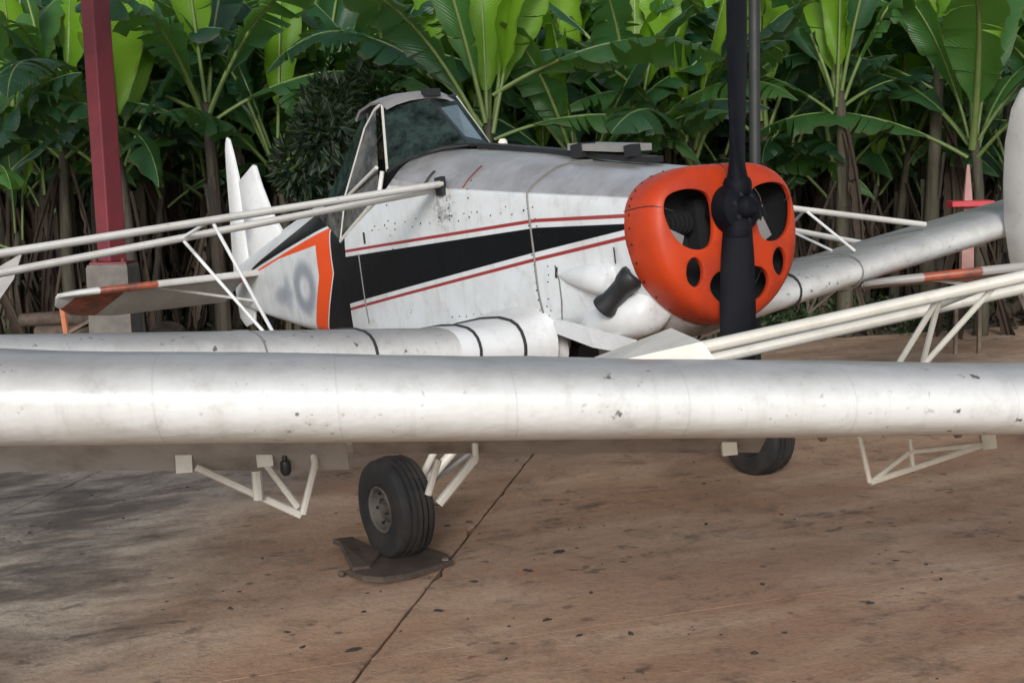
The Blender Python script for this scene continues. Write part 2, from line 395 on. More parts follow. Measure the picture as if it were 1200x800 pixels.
M['wood'] = plain('weathered_wood', (.20, .15, .11), .85, 0, (.09, .065, .05), 8, .7, .3)
M['orangewood'] = plain('orange_stake_paint', (.48, .16, .07), .7, 0, (.3, .12, .07), 6, .6)
M['concrete'] = m_concrete(); M['soil'] = m_soil()
M['filler'] = plain('joint_filler', (.03, .024, .02), .95)
M['leaf'] = m_leaf('banana_leaf_green', [(.014, .045, .032), (.020, .075, .040), (.032, .115, .042), (.07, .19, .035)], .42)
M['leaf_bright'] = m_leaf('banana_leaf_young_backlit', [(.15, .34, .02), (.21, .42, .025), (.28, .5, .04)], .55)  # upright yellow-green leaves, with the glow of backlight put into their colour
M['leaf_dead'] = m_leaf('banana_leaf_dry', [(.028, .020, .016), (.055, .040, .030), (.105, .08, .06), (.042, .031, .024)], .15, True)
M['stem'] = None
def m_stem():
    t = NT('banana_stem'); v = t.coord('Object', (5, 5, .7)); n = t.noise(v, 2.2, 6, .65, .5); n2 = t.noise(t.coord('Object', (30, 30, 1.2)), 1.5, 4)
    oi = t.n.new('ShaderNodeObjectInfo').outputs['Random']
    c = t.mix(t.step(n, .35, .65), (.024, .018, .014), (.088, .068, .05)); c = t.mix(t.math('MULTIPLY', t.step(n2, .5, .7), .6), c, (.045, .04, .026))
    c = t.mix(t.math('MULTIPLY', oi, .4), c, (.10, .10, .045))
    t.col(c); t.rough(.7); t.bump(t.math('ADD', n, n2), .6, .02); return t.m
M['stem'] = m_stem()
M['petiole'] = plain('petiole_green', (.17, .24, .07), .45, 0, (.10, .15, .05), 4, .6)
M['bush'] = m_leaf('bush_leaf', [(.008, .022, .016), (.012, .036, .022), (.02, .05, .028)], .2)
M['weed'] = m_leaf('weed_leaf', [(.018, .036, .016), (.03, .058, .024), (.045, .08, .035)], .25)

# ------------------------------------------------------------------ the aircraft (local axes: x back from the propeller hub, y to its right wing, z up)
BASE = Vector((1.3, 0, -1.45))
class Frame:
    def __init__(s, th, al, be, O):
        th, al, be = R(th), R(al), R(be)
        Bh = Vector((-math.sin(th), math.cos(th), 0)); S = Vector((-math.cos(th), -math.sin(th), 0)); Z = Vector((0, 0, 1))
        s.B = math.cos(al)*Bh-math.sin(al)*Z; U = math.sin(al)*Bh+math.cos(al)*Z
        s.S = math.cos(be)*S-math.sin(be)*U; s.U = math.cos(be)*U+math.sin(be)*S; s.O = Vector(O)
    def w(s, p): return s.O+p[0]*s.B+p[1]*s.S+p[2]*s.U
    def root(s, name):
        o = empty(name); m = Matrix((s.B, s.S, s.U)).transposed().to_4x4(); m.translation = s.w(BASE); o.matrix_world = m; return o

def uw(s): return -.51+(abs(s)-.75)*.11
WTOP = [(0, 0), (.006, .028), (.02, .055), (.05, .082), (.10, .103), (.2, .121), (.36, .127), (.6, .118), (.9, .09), (1.25, .048), (1.6, .004)]
WBOT = [(1.6, -.012), (1.25, -.05), (.9, -.085), (.6, -.108), (.36, -.119), (.22, -.117), (.11, -.105), (.05, -.082), (.02, -.055), (.006, -.028)]
def wsec(s, chord=1.6, thick=1., cut=None):
    k = chord/1.6; pts = []
    for d, z in WTOP+WBOT:
        if cut and d > cut: d, z = cut, (z/abs(z) if z else 1)*.035
        pts.append(Vector((1.0+(1.6-chord)*.3+d*k, s, uw(s)+z*thick)))
    return pts

# fuselage sections: half outline from top centre to bottom centre
SEC = [
 (.25, [(0,.215),(.20,.21),(.33,.165),(.40,.10),(.425,.03),(.43,-.10),(.385,-.27),(.26,-.41),(.11,-.49),(0,-.505)]),
 (.60, [(0,.29),(.20,.28),(.34,.215),(.405,.165),(.425,.11),(.43,-.10),(.41,-.29),(.31,-.43),(.15,-.50),(0,-.51)]),
 (.95, [(0,.36),(.20,.345),(.35,.28),(.41,.235),(.428,.19),(.43,-.05),(.428,-.30),(.37,-.45),(.18,-.50),(0,-.50)]),
 (1.4, [(0,.475),(.20,.455),(.35,.37),(.41,.315),(.428,.27),(.43,0),(.43,-.30),(.40,-.46),(.20,-.50),(0,-.50)]),
 (1.9, [(0,.575),(.20,.555),(.35,.46),(.41,.405),(.428,.355),(.43,.05),(.43,-.30),(.40,-.46),(.20,-.50),(0,-.50)]),
 (2.4, [(0,.665),(.20,.645),(.34,.575),(.405,.515),(.425,.46),(.428,.1),(.428,-.28),(.40,-.45),(.20,-.50),(0,-.50)]),
 (2.62,[(0,.50),(.20,.50),(.34,.475),(.40,.42),(.42,.36),(.425,.08),(.42,-.28),(.39,-.44),(.20,-.49),(0,-.49)]),
 (3.0, [(0,.40),(.20,.39),(.33,.36),(.39,.31),(.41,.26),(.412,.05),(.405,-.27),(.37,-.42),(.19,-.47),(0,-.47)]),
 (3.30,[(0,.50),(.15,.48),(.28,.40),(.365,.30),(.385,.22),(.39,.05),(.385,-.26),(.35,-.40),(.18,-.45),(0,-.45)]),
 (3.75,[(0,.635),(.12,.60),(.23,.50),(.31,.38),(.345,.27),(.355,.05),(.345,-.24),(.31,-.36),(.16,-.41),(0,-.41)]),
 (4.4, [(0,.545),(.08,.52),(.17,.43),(.245,.33),(.275,.25),(.28,.05),(.27,-.19),(.24,-.29),(.12,-.33),(0,-.33)]),
 (5.2, [(0,.425),(.04,.405),(.10,.34),(.155,.27),(.175,.22),(.18,.06),(.17,-.11),(.15,-.18),(.08,-.21),(0,-.21)]),
 (6.1, [(0,.28),(.012,.27),(.03,.24),(.04,.20),(.045,.17),(.046,.07),(.045,-.02),(.04,-.05),(.02,-.07),(0,-.07)]),
]
def half(b):
    bs = [k[0] for k in SEC]
    for i in range(len(bs)-1):
        if b <= bs[i+1] or i == len(bs)-2:
            t = (b-bs[i])/(bs[i+1]-bs[i]); t = max(0, min(1, t))
            return [(p[0]*(1-t)+q[0]*t, p[1]*(1-t)+q[1]*t) for p, q in zip(SEC[i][1], SEC[i+1][1])]
def section(b, k=4, off=0.0):
    h = catmull(half(b), k); pts = [(max(p[0], 0), p[1]) for p in h]
    full = pts+[(-p[0], p[1]) for p in pts[-2:0:-1]]
    if off:
        cz = (pts[0][1]+pts[-1][1])/2
        full = [(s*(1+off/max(abs(s), .25)), cz+(u-cz)*(1+off/max(abs(u-cz), .25))) for s, u in full]
    return [Vector((b, s, u)) for s, u in full]
def skin(b, u, side=1, off=.004):                       # point on the fuselage side at station b and height u
    pts = catmull(half(b), 8); best = min(pts[8:-8], key=lambda p: abs(p[1]-u)); return Vector((b, side*(best[0]+off), u))

def cowl_outline(scale, b, k=4, grow=0.0):
    c = (0, -.12); out = []
    for v in section(.25, k):
        out.append(Vector((b, c[0]+(v.y-c[0])*scale*(1+grow), c[1]+(v.z-c[1])*scale*(1+grow))))
    return out

def rounded(pts, k=5):                                   # closed smooth loop through points
    n = len(pts); P = [np.array(p, float) for p in pts]; out = []
    for i in range(n):
        p0, p1, p2, p3 = P[i-1], P[i], P[(i+1) % n], P[(i+2) % n]
        for j in range(k):
            t = j/k; out.append(.5*((2*p1)+(-p0+p2)*t+(2*p0-5*p1+4*p2-p3)*t*t+(-p0+3*p1-3*p2+p3)*t**3))
    return out

def apply_mods(o):
    dg = bpy.context.evaluated_depsgraph_get(); me = bpy.data.meshes.new_from_object(o.evaluated_get(dg)); o.modifiers.clear(); o.data = me

def make_cowling(par):
    mb = MB(); prof = [(1.0, .27), (1.012, .22), (1.018, .155), (1.012, .10), (.985, .062), (.93, .042), (.80, .031), (.55, .024), (.35, .017), (.16, .012), (.03, .012)]
    rings = [cowl_outline(s, b) for s, b in prof]
    # two soft cheeks either side of the propeller
    for r in rings:
        for v in r:
            k = max(0, 1-abs(v.x-.05)/.12); v.x -= k*.018*math.exp(-((abs(v.y)-.25)/.11)**2)*math.exp(-((v.z+.02)/.2)**2)
    mb.loft(rings, capb=True)
    o = mb.build('cowling', M['orange'], par, loc=-BASE)
    sol = o.modifiers.new('s', 'SOLIDIFY'); sol.thickness = .022; sol.offset = -1; o.data.materials.append(M['black']); sol.material_offset = 1; sol.material_offset_rim = 0
    eyes = []
    for sg in (1, -1):
        eyes.append([(.135*sg, .08), (.25*sg, .11), (.36*sg, .085), (.385*sg, .0), (.34*sg, -.11), (.25*sg, -.16), (.155*sg, -.14), (.125*sg, -.02)])
        eyes.append([(.26*sg+.048*math.cos(a)*sg, -.258+.066*math.sin(a)) for a in [i*math.pi/5 for i in range(10)]])
    eyes.append([(.17, -.30), (.10, -.265), (-.10, -.265), (-.17, -.30), (-.175, -.36), (-.10, -.415), (.10, -.415), (.175, -.36)])
    cut = MB()
    for e in eyes:
        lp = rounded(e, 5); cut.loft([[Vector((b, p[0], p[1])) for p in lp] for b in (-.2, .14)], cap=True)
    me = cut.mesh('cut'); co = bpy.data.objects.new('cut', me); COL.objects.link(co); co.parent = par; co.location = -BASE
    bo = o.modifiers.new('b', 'BOOLEAN'); bo.object = co; bo.operation = 'DIFFERENCE'; bo.solver = 'EXACT'
    bpy.context.view_layer.update(); apply_mods(o); bpy.data.objects.remove(co)
    sc_w = MB()
    for i, v in enumerate(cowl_outline(1.012, .225, 2)):
        if i % 1 == 0: n_ = Vector((0, v.y, v.z+.12)).normalized(); sc_w.lathe([(.006, 0), (.006, .0025), (.001, .003)], v, n_, 7)
    sc_w.build('cowl_screws', M['dark'], o, kind='stuff')
    rg_ = [cowl_outline(s, b) for s, b in prof]; N_ = len(rg_[0])
    for i in (0, 15, N_-15):
        MB().tube([(r[i].x-.001, r[i].y*1.002, r[i].z+.001) for r in rg_[:7]], .0025, 5).build('cowl_seam', M['seam_dark'], o)
    bv = o.modifiers.new('bev', 'BEVEL'); bv.width = .006; bv.segments = 2; bv.limit_method = 'ANGLE'; bv.angle_limit = R(50); bpy.context.view_layer.update(); apply_mods(o)
    shade(o, 40)
    return o

def blade(mb, sg, root, span, w0, roll):
    rings = []
    for i in range(15):
        t = i/14; z = .07+t*(span-.07)
        w = (.062+.02*t*4 if t < .08 else w0*(.70+.8*t-.85*t*t)) if t < .97 else w0*.45
        th = .030*(1-t)**1.2+.007; tw = -R(44-30*t**.8)
        w = max(w, .04) if t < .97 else w
        ring = []
        for k in range(12):
            a = 2*math.pi*k/12; x = math.cos(a)*w; y = math.sin(a)*th*(1.35 if t < .1 else 1)
            ring.append(Vector((x*math.sin(tw)+y*math.cos(tw), (x*math.cos(tw)-y*math.sin(tw)), z*sg if sg > 0 else -z)))
        rings.append([Matrix.Rotation(roll, 3, 'X') @ v if sg > 0 else Matrix.Rotation(roll, 3, 'X') @ Vector((v.x, -v.y, v.z)) for v in ring])
    mb.loft(rings, cap=True)

def make_prop(par, roll=R(9)):
    c = Vector((-.045, .03, 0))
    h = MB().lathe([(.001, -.10), (.03, -.10), (.045, -.085), (.05, -.05), (.075, -.04), (.105, -.03), (.112, 0), (.112, .05), (.09, .07), (.05, .08), (.05, .16), (.001, .16)], c, (1, 0, 0), 28)
    hub = h.build('propeller_hub', M['prop'], par, 40, -BASE)
    bl = MB()
    for k in range(6):
        a = k*math.pi/3+.3; bl.lathe([(.001, 0), (.012, 0), (.012, .02), (.001, .02)], c+Vector((-.052, .06*math.cos(a), .06*math.sin(a))), (1, 0, 0), 8)
    bl.build('hub_bolts', M['dark'], hub, kind='stuff')
    for sg in (1, -1):
        b = MB(); blade(b, sg, 0, 1.07, .122 if sg > 0 else .092, roll); b.v = [tuple(Vector(v)+c) for v in b.v]
        bo = b.build('propeller_blade', M['prop'], par, 40, -BASE)
        e_ = MB(); rr = Matrix.Rotation(roll, 3, 'X')      # blade root clamp
        e_.lathe([(.056, -.02), (.064, .0), (.064, .04), (.056, .06)], c+rr @ Vector((0, 0, .075*sg)), rr @ Vector((0, 0, sg)), 18); e_.build('root_clamp', M['prop'], bo, 40)

def make_wheel(par, b, s, u):
    w = empty('main_wheel', (0, 0, 0), par); w.location = -BASE
    c = Vector((b, s, u)); sg = 1 if s > 0 else -1; ax = (0, sg, 0)
    r = .252
    prof = [(.115, -.075), (.125, -.092), (.165, -.104), (.205, -.101), (.232, -.088)]
    for g in (-.06, -.03, 0, .03, .06):                      # circumferential tread grooves
        rr = r-.006*abs(g)/.06*1.6
        prof += [(rr, g-.0105), (rr, g+.0085), (rr-.011, g+.010), (rr-.011, g+.0185)] if g < .05 else [(rr, g-.0105), (rr, g+.01)]
    prof += [(.232, .088), (.205, .101), (.165, .104), (.125, .092), (.115, .075)]
    ty = MB().lathe(prof, c, ax, 64); nv = []
    for x, y, z in ty.v:                                     # soft tyre: flat at the ground, bulging above the contact patch
        q = (c.z-z)/r; k = max(0, (q-.55)/.45)
        y2 = c.y+(y-c.y)*(1+.16*k*(1 if q < .97 else .9)); z2 = max(z, c.z-r*.955)
        nv.append((x, y2, z2))
    ty.v = nv; ty.build('tyre', M['tyre'], w, 30)
    MB().lathe([(.118, .088), (.112, .092), (.100, .084), (.092, .055), (.07, .045), (.062, .062), (.055, .066), (.05, .045), (.03, .045), (.028, .075), (.001, .078)], c, ax, 32).build('rim', M['rim'], w, 30)
    bt = MB()
    for k in range(6):
        a = k*math.pi/3; bt.lathe([(.007, 0), (.007, .016), (.001, .016)], c+Vector((.083*math.cos(a), sg*.048, .083*math.sin(a))), ax, 6)
    bt.build('wheel_bolts', M['dark'], w, kind='stuff')
    MB().lathe([(.118, -.088), (.08, -.07), (.05, -.085), (.001, -.085)], c, ax, 24).build('brake_disc', M['dark'], w, 30)

def make_wing(par, sg, fg):
    ss = [.30, .9, 1.5, 2.2, 3.0, 3.8, 4.6, 5.7, 5.86, 5.94, 5.97]; ch = [1.6]*8+[1.46, 1.15, .7]; tk = [1]*8+[.85, .55, .2]
    if fg:
        ss = [.3+.15*i for i in range(36)]+ss[7:]; ch = [1.6]*36+ch[7:]; tk = [float(np.interp(s, (2.5, 5.4), (.78, 1.0))) for s in ss[:36]]+[1.]+tk[8:]
    if not fg and sg < 0: tk = [1, .95, .85]+[.80]*5+tk[8:]
    rd_ = random.Random(9)
    def dent(s, p):                                          # hand-worn skin: shallow dents between the ribs
        if not fg or s > 5.6: return p
        d = p.x-1.0; q = mnoise.noise((s*2.3, d*3.0, 5 if p.z > uw(s) else 9))*.008+mnoise.noise((s*6.5, d*7, 2))*.0035
        return Vector((p.x, p.y, p.z+q*(1 if p.z > uw(s) else -.5)))
    mb = MB(); mb.loft([[Vector((q.x, sg*q.y, q.z)) for q in (dent(s, p) for p in wsec(s, c, t, 1.2 if s < 5.71 else None))] for s, c, t in zip(ss, ch, tk)], cap=True)
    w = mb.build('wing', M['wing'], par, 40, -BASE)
    # drooping trailing edge surfaces
    for nm, s0, s1, dr in (('flap', .55, 2.9, .13 if fg else .2), ('flap', 2.92, 4.40, .195 if fg else .235), ('aileron', 4.42, 5.69, .25)):
        mb = MB(); n = 5; rings = []
        for i in range(n):
            s = s0+(s1-s0)*i/(n-1); u = uw(s)
            rings.append([Vector(p) for p in ((2.21, sg*s, u+.03), (2.3, sg*s, u+.035-.03), (2.56, sg*s, u-dr+.012), (2.6, sg*s, u-dr-.02), (2.57, sg*s, u-dr-.028), (2.3, sg*s, u-.08), (2.21, sg*s, u-.045))])
        mb.loft(rings, cap=True).build(nm, (M['panel_grey'] if nm == 'flap' else M['aileron']) if fg else M['strut'], par, 40, -BASE)
    # joint strips near the root
    def strip(s, r, m, nm, lo=10, hi=0, bend=0):
        pts = [Vector((p.x, sg*(p.y+bend*(p.z-uw(s))), p.z)) for p in (wsec(s)[lo::-1]+wsec(s)[:15:-1] if lo else [])]
        MB().tube(pts, r, 6).build(nm, m, w)
    strip(1.37, .008, M['seam_dark'], 'joint_strip', 8); strip(1.9, .005, M['seam'], 'joint_strip', 8)
    # root fairing: wraps forward and under the fuselage side
    rings = []
    for s, k, db, du in ((.92, 1.01, 0, 0), (.82, 1.05, -.004, .003), (.70, 1.12, -.012, .01), (.58, 1.24, -.03, .018), (.47, 1.42, -.05, .03), (.40, 1.7, -.06, .05)):
        rings.append([Vector((1.0+(p.x-1.0)*1.0+db*max(0, 1-(p.x-1)/.8), sg*s, uw(s)+(p.z-uw(s))*k+du*max(0, 1-(p.x-1)))) for p in wsec(s, 1.6, 1, 1.0)])
    f = MB().loft(rings).build('wing_root_fairing', M['white'], par, 40, -BASE)
    for i, rr in ((1, .008), (3, .009)):
        pts = rings[i][8::-1]+rings[i][:15:-1]
        MB().tube([Vector((p.x-.004, p.y, p.z+.002)) for p in pts], rr, 6).build('rubber_seal', M['seam_dark'], f)
    return w

def hanger_truss(par, pts, mat, ds=0):
    """spray-boom hanger: pts is a list of bar end pairs"""
    h = empty('boom_hanger', (0, 0, 0), par); h.location = -BASE
    for a, b, k in pts:
        if ds: a, b = (a[0], a[1]+ds, a[2]), (b[0], b[1]+ds, b[2])
        if k == 'plate': MB().bar(a, b, .022, .055).build('bracket_plate', mat, h)
        else: MB().tube([a, b], k, 8).build('hanger_tube', mat, h, 40)
    return h

def make_aircraft(name, frame, fg, label):
    root = frame.root(name); tag(root, label, 'airplane', 'crop spraying airplanes')
    L = -BASE
    # --- fuselage
    bs = sorted(set([.245, .25, .3, .38, .48]+[round(.6+.12*i, 3) for i in range(47)]+[2.42, 2.46, 2.5, 6.1]))
    bs = [b for b in bs if b <= 6.1]
    mb = MB(); mb.loft([section(b) for b in bs], cap=True)
    body = mb.build('fuselage', M['white'] if fg else M['fus'], root, 50, L)
    MB().loft([[Vector((b, v.y*.93, -.12+(v.z+.12)*.93)) for v in section(.25)] for b in (.236, .243)], cap=True).build('firewall', M['black'], root, None, L)
    # --- engine seen through the cowling openings
    eng = empty('engine', (0, 0, 0), root); eng.location = L
    MB().box((.19, 0, -.05), (.07, .2, .24)).build('crankcase', M['dark'], eng)
    for sg in (1, -1):
        cy = MB()
        for k in range(7): cy.lathe([(.001, 0), (.05, 0), (.05, .008), (.001, .008)], (.185, sg*(.14+.028*k), -.03), (0, sg, 0), 18)
        cy.build('cylinder_fins', M['soot'], eng)
        MB().box((.15, sg*.27, -.11), (.012, .12, .10), Matrix.Rotation(R(25)*sg, 3, 'X')).build('baffle', M['grey'], eng)
    make_cowling(root); make_prop(root)
    # --- skin joints
    def ring_strip(b, r, m, i0, i1, nm='panel_joint'):
        pts = section(b, 4, .002); pts = pts[i0:i1]; MB().tube(pts, r, 6).build(nm, m, body)
    ring_strip(1.01, .006, M['seam'], 0, 33); ring_strip(2.02, .009, M['seam_dark'], 8, 15); ring_strip(1.62, .004, M['rust'], 6, 15)
    ring_strip(2.98, .005, M['seam'], 19, 26)
    MB().tube([skin(b, u) for b, u in ((.84, -.14), (.82, -.22), (.84, -.32), (.90, -.42))], .004, 6).build('panel_joint', M['seam'], body)
    MB().bar(skin(.36, -.10), skin(.37, -.17), .006, .02).build('latch', M['dark'], body); MB().bar(skin(.83, -.15), skin(.84, -.20), .006, .014).build('latch', M['dark'], body)
    MB().bar(skin(2.86, .17), skin(2.86, .24), .006, .016).build('latch', M['dark'], body)
    rv = MB(); rnd = random.Random(5)
    lines = [((1.05, .15), (2.75, .235), 17), ((1.08, .185), (2.7, .265), 13), ((1.02, .16), (1.02, -.44), 14), ((.95, -.36), (1.9, -.33), 13), ((.90, -.14), (.98, -.42), 8), ((1.55, .2), (1.58, .38), 5), ((1.78, .22), (1.80, .34), 4), ((2.5, .1), (2.5, .45), 5), ((.95, .02), (.97, .2), 5)]
    for a, b, n in lines:
        for i in range(n):
            if rnd.random() < .12: continue
            t = i/(n-1); p = skin(a[0]+(b[0]-a[0])*t+rnd.uniform(-.008, .008), a[1]+(b[1]-a[1])*t+rnd.uniform(-.008, .008), 1, .001)
            rr = rnd.uniform(.0028, .0062); rv.lathe([(rr, 0), (rr*.7, .004), (.0005, .005)], p, (0, 1, 0), 6)
    rv.build('rivets', M['seam_dark'], body, kind='stuff')
    # --- hopper lid, rail and cap along the top deck
    MB().bar((.58, -.06, .31), (2.1, -.06, .632), .10, .03).build('deck_rail', M['black'], root, None, L)
    lid = MB(); lid.bar((.74, -.08, .395), (1.18, -.08, .475), .20, .035); lid = lid.build('hopper_lid', M['grey'], root, None, L)
    MB().box((1.10, -.02, .44), (.09, .10, .075)).build('lid_hinge', M['black'], lid); MB().box((.70, -.02, .375), (.06, .06, .06)).build('lid_hinge', M['black'], lid)
    MB().lathe([(.028, 0), (.028, .035), (.018, .05), (.001, .05)], (2.0, -.12, .60), (0, 0, 1), 12).build('filler_cap', M['cream'], root, 40, L)
    # --- exhaust and lower cowl fairings
    e = MB(); a = Vector((.31, .40, -.25)); b = Vector((.455, .462, -.37)); d = (b-a).normalized()
    e.lathe([(.03, -.035), (.054, -.03), (.062, -.01), (.058, .03), (.048, .06), (.048, (b-a).length-.05), (.060, (b-a).length-.02), (.060, (b-a).length), (.048, (b-a).length), (.04, .05)], a, d, 18)
    e.build('exhaust_pipe', M['dark'], root, 40, L)
    def cheek(nm, st, mat):
        rings = []
        for b, s, u, rs, ru in st:
            rings.append([Vector((b, s+math.cos(t)*rs, u+math.sin(t)*ru)) for t in [2*math.pi*k/14 for k in range(14)]])
        MB().loft(rings, cap=True).build(nm, mat, root, 50, L)
    cheek('exhaust_fairing', [(.86, .40, -.19, .02, .012), (.74, .405, -.205, .05, .045), (.58, .415, -.225, .07, .07), (.46, .415, -.245, .075, .08), (.40, .41, -.25, .06, .07)], M['white'])
    cheek('lower_cowl_scoop', [(.86, .30, -.46, .03, .03), (.66, .33, -.45, .09, .09), (.46, .33, -.43, .12, .11), (.31, .30, -.41, .11, .10), (.27, .29, -.40, .08, .07)], M['white'])
    cheek('chin_scoop', [(.75, 0, -.5, .10, .04), (.55, 0, -.5, .20, .08), (.35, 0, -.48, .22, .08), (.26, 0, -.46, .18, .06)], M['panel_grey'])
    MB().loft([[Vector(p) for p in ((.92, .405, -.40), (.92, .425, -.40), (.90, .43, -.475), (.90, .41, -.475))], [Vector(p) for p in ((.62, .42, -.455), (.62, .44, -.455), (.60, .445, -.55), (.60, .425, -.55))],
               [Vector(p) for p in ((.32, .40, -.53), (.32, .42, -.53), (.30, .42, -.60), (.30, .40, -.60))]], cap=True).build('cowl_flap', M['white'], root, None, L)
    # --- cockpit
    gl = M['glass']; fr = M['strut']
    def pane(nm, pts, mat):
        pts = [Vector(p) for p in pts]; n = (pts[1]-pts[0]).cross(pts[2]-pts[0]).normalized()*.004
        k = len(pts); mb = MB(); mb.add([p+n for p in pts]+[p-n for p in pts], [tuple(range(k)), tuple(range(2*k-1, k-1, -1))]+[(i, (i+1) % k, (i+1) % k+k, i+k) for i in range(k)]); mb.build(nm, mat, can)
    can = empty('canopy', (0, 0, 0), root); can.location = L
    TL, TR = (2.72, .25, 1.01), (2.67, -.25, 1.03)
    BL, BC, BR = (2.50, .392, .565), (2.19, 0, .655), (2.47, -.39, .60)
    TC = (2.56, 0, .99)
    pane('windscreen', [TL, TC, BC, (2.30, .25, .63), BL], gl); pane('windscreen', [TC, TR, BR, (2.30, -.25, .63), BC], gl)
    for p, q, r, m, nm in ((TL, BL, .010, fr, 'windscreen_post'), (TR, BR, .011, fr, 'windscreen_post'), (TC, BC, .008, M['dark'], 'windscreen_bar'), (TL, TC, .012, M['dark'], 'windscreen_bar'), (TC, TR, .012, M['dark'], 'windscreen_bar')):
        MB().tube([p, q], r, 8).build(nm, m, can, 40)
    MB().tube([BL, (2.37, .31, .615), (2.25, .15, .65), BC, (2.25, -.15, .655), (2.37, -.31, .63), BR], .012, 8).build('windscreen_sill', M['dark'], can, 40)
    rings = []
    for b, h, wd in ((2.555, 1.015, .268), (2.62, 1.06, .268), (2.76, 1.08, .266), (2.92, 1.065, .262), (3.0, 1.02, .255)):
        rings.append([Vector((b+.10*t*t, wd*t, h-.045*abs(t)**3)) for t in (-1, -.8, -.5, -.2, 0, .2, .5, .8, 1)]+[Vector((b+.10*t*t, wd*t*.97, h-.014-.045*abs(t)**3)) for t in (1, .8, .5, .2, 0, -.2, -.5, -.8, -1)])
    MB().loft(rings, cap=True).build('canopy_roof', M['grey'], can, 40)
    MB().box((2.56, -.01, 1.035), (.05, .11, .045)).build('roof_mirror', M['black'], can)
    for sg in (1, -1):
        T1, T2 = (2.80, sg*.262, .985), (2.92, sg*.285, .89)
        S0, S1 = (2.60, sg*.42, .43), (3.27, sg*.385, .225)
        D1 = (3.10, sg*.39, .50); 
        pane('side_window', [T1, T2, D1, S1, S0], M['glass_side'])
        for p, q, r in ((S0, S1, .014), ((2.58, sg*.42, .60), (3.12, sg*.40, .47), .012), (T2, D1, .010), (D1, S1, .010)):
            MB().tube([p, q], r, 8).build('door_frame', fr, can, 40)
        MB().tube([(2.72, sg*.25, 1.01), T1, T2], .010, 8).build('door_frame', M['strut'], can, 40)
        MB().tube([(2.57, sg*.39, .575), S0], .014, 8).build('door_frame', fr, can, 40)
        pane('rear_window', [T2, (3.0, sg*.24, .985), (3.80, sg*.06, .64), (3.72, sg*.30, .43), D1], gl)
        pane('rear_window', [D1, (3.72, sg*.30, .43), (3.35, sg*.375, .27), S1], M['glass_side'])
    MB().tube([(2.98, 0, 1.0), (3.80, 0, .65)], .012, 8).build('roll_bar', M['dark'], can, 40)
    for sg in (1, -1): MB().tube([(2.98, sg*.22, .99), (2.95, sg*.32, .4)], .014, 8).build('roll_bar', M['dark'], can, 40)
    MB().box((3.02, 0, .48), (.09, .36, .44), Matrix.Rotation(R(12), 3, 'Y')).box((2.85, 0, .42), (.35, .36, .07)).build('pilot_seat', M['black'], root, None, L)
    MB().box((2.47, 0, .56), (.06, .6, .10)).build('instrument_panel', M['black'], root, None, L)
    # --- spine, tail
    MB().tube([Vector((b, 0, half(b)[0][1]+.004)) for b in (3.72, 4.0, 4.4, 4.8, 5.2)], .016, 8).build('dorsal_strip', M['white'], root, 40, L)
    def slab(nm, outline, th, mat, axis='y', parent=root, tz=None, hinge=None, droop=0):
        c = np.mean(np.array(outline), axis=0); rings = []
        lay = [(-1, .90), (-.55, .985), (0, 1.0), (.55, .985), (1, .90)]
        for h, f in lay:
            ring = []
            for p in outline:
                q = c+(np.array(p)-c)*f
                ring.append(Vector((q[0], h*th/2, q[1])) if axis == 'y' else Vector((q[0], q[1], h*th/2+(tz or 0))))
            rings.append(ring)
        mb = MB().loft(rings, cap=True)
        if hinge is not None:
            hb, ang = hinge; ca, sa = math.cos(ang), math.sin(ang)
            mb.v = [(hb+(x-hb)*ca-y*sa, (x-hb)*sa+y*ca, z) for x, y, z in mb.v]
        if droop:
            h0 = 5.745; ca, sa = math.cos(droop), math.sin(droop)
            mb.v = [(h0+(x-h0)*ca+(z-tz)*sa, y, tz-(x-h0)*sa+(z-tz)*ca) for x, y, z in mb.v]
        return mb.build(nm, mat, parent, 40, L if parent is root else None)
    slab('fin', [(5.05, .42), (5.24, .62), (5.38, .86), (5.45, 1.03), (5.48, 1.04), (5.64, 1.0), (5.815, .955), (5.818, .5), (5.82, .15), (5.5, .15)], .05, M['fin'])
    rud = [(5.845, 1.02), (5.885, 1.2), (5.93, 1.33), (5.965, 1.345), (6.0, 1.31), (6.04, 1.14), (6.09, .8), (6.17, .4), (6.22, .05), (6.20, -.18), (6.1, -.25), (5.9, -.22), (5.83, -.05), (5.825, .4), (5.83, .88)]
    if fg: rud = [(5.81, 1.25), (5.87, 1.31), (5.98, 1.30), (6.10, 1.20), (6.21, 1.0), (6.28, .75), (6.32, .5), (6.31, .25), (6.26, 0), (6.17, -.17), (6.05, -.25), (5.9, -.22), (5.83, -.05), (5.83, .4), (5.82, 1.0)]
    slab('rudder', rud, .045, M['fin'] if not fg else M['strut'], hinge=(5.82, R(10)) if fg else (5.82, R(0)))
    for sg in (1, -1):
        slab('stabilizer', [(5.25, .08*sg), (5.40, .9*sg), (5.50, 1.42*sg), (5.58, 1.56*sg), (5.72, 1.62*sg), (5.74, .05*sg)], .05, M['stab_near'] if fg else M['stab'], 'z', root, .165)
        slab('elevator', [(5.745, .10*sg), (5.745, 1.62*sg), (5.9, 1.60*sg), (6.08, 1.45*sg), (6.17, 1.1*sg), (6.16, .14*sg)], .04, M['stab_near'] if fg else M['stab'], 'z', root, .16, droop=0 if fg else R(24))
        MB().tube([(5.6, .05*sg, -.06), (5.6, .9*sg, .15)], .012, 8).build('tail_brace', M['strut'], root, 40, L)
    # tail wheel on its spring
    zt = -.30
    for _ in range(8):
        zt -= (frame.w((5.95, 0, zt)).z-.11)/frame.U.z
    tw = empty('tail_wheel', (0, 0, 0), root); tw.location = L
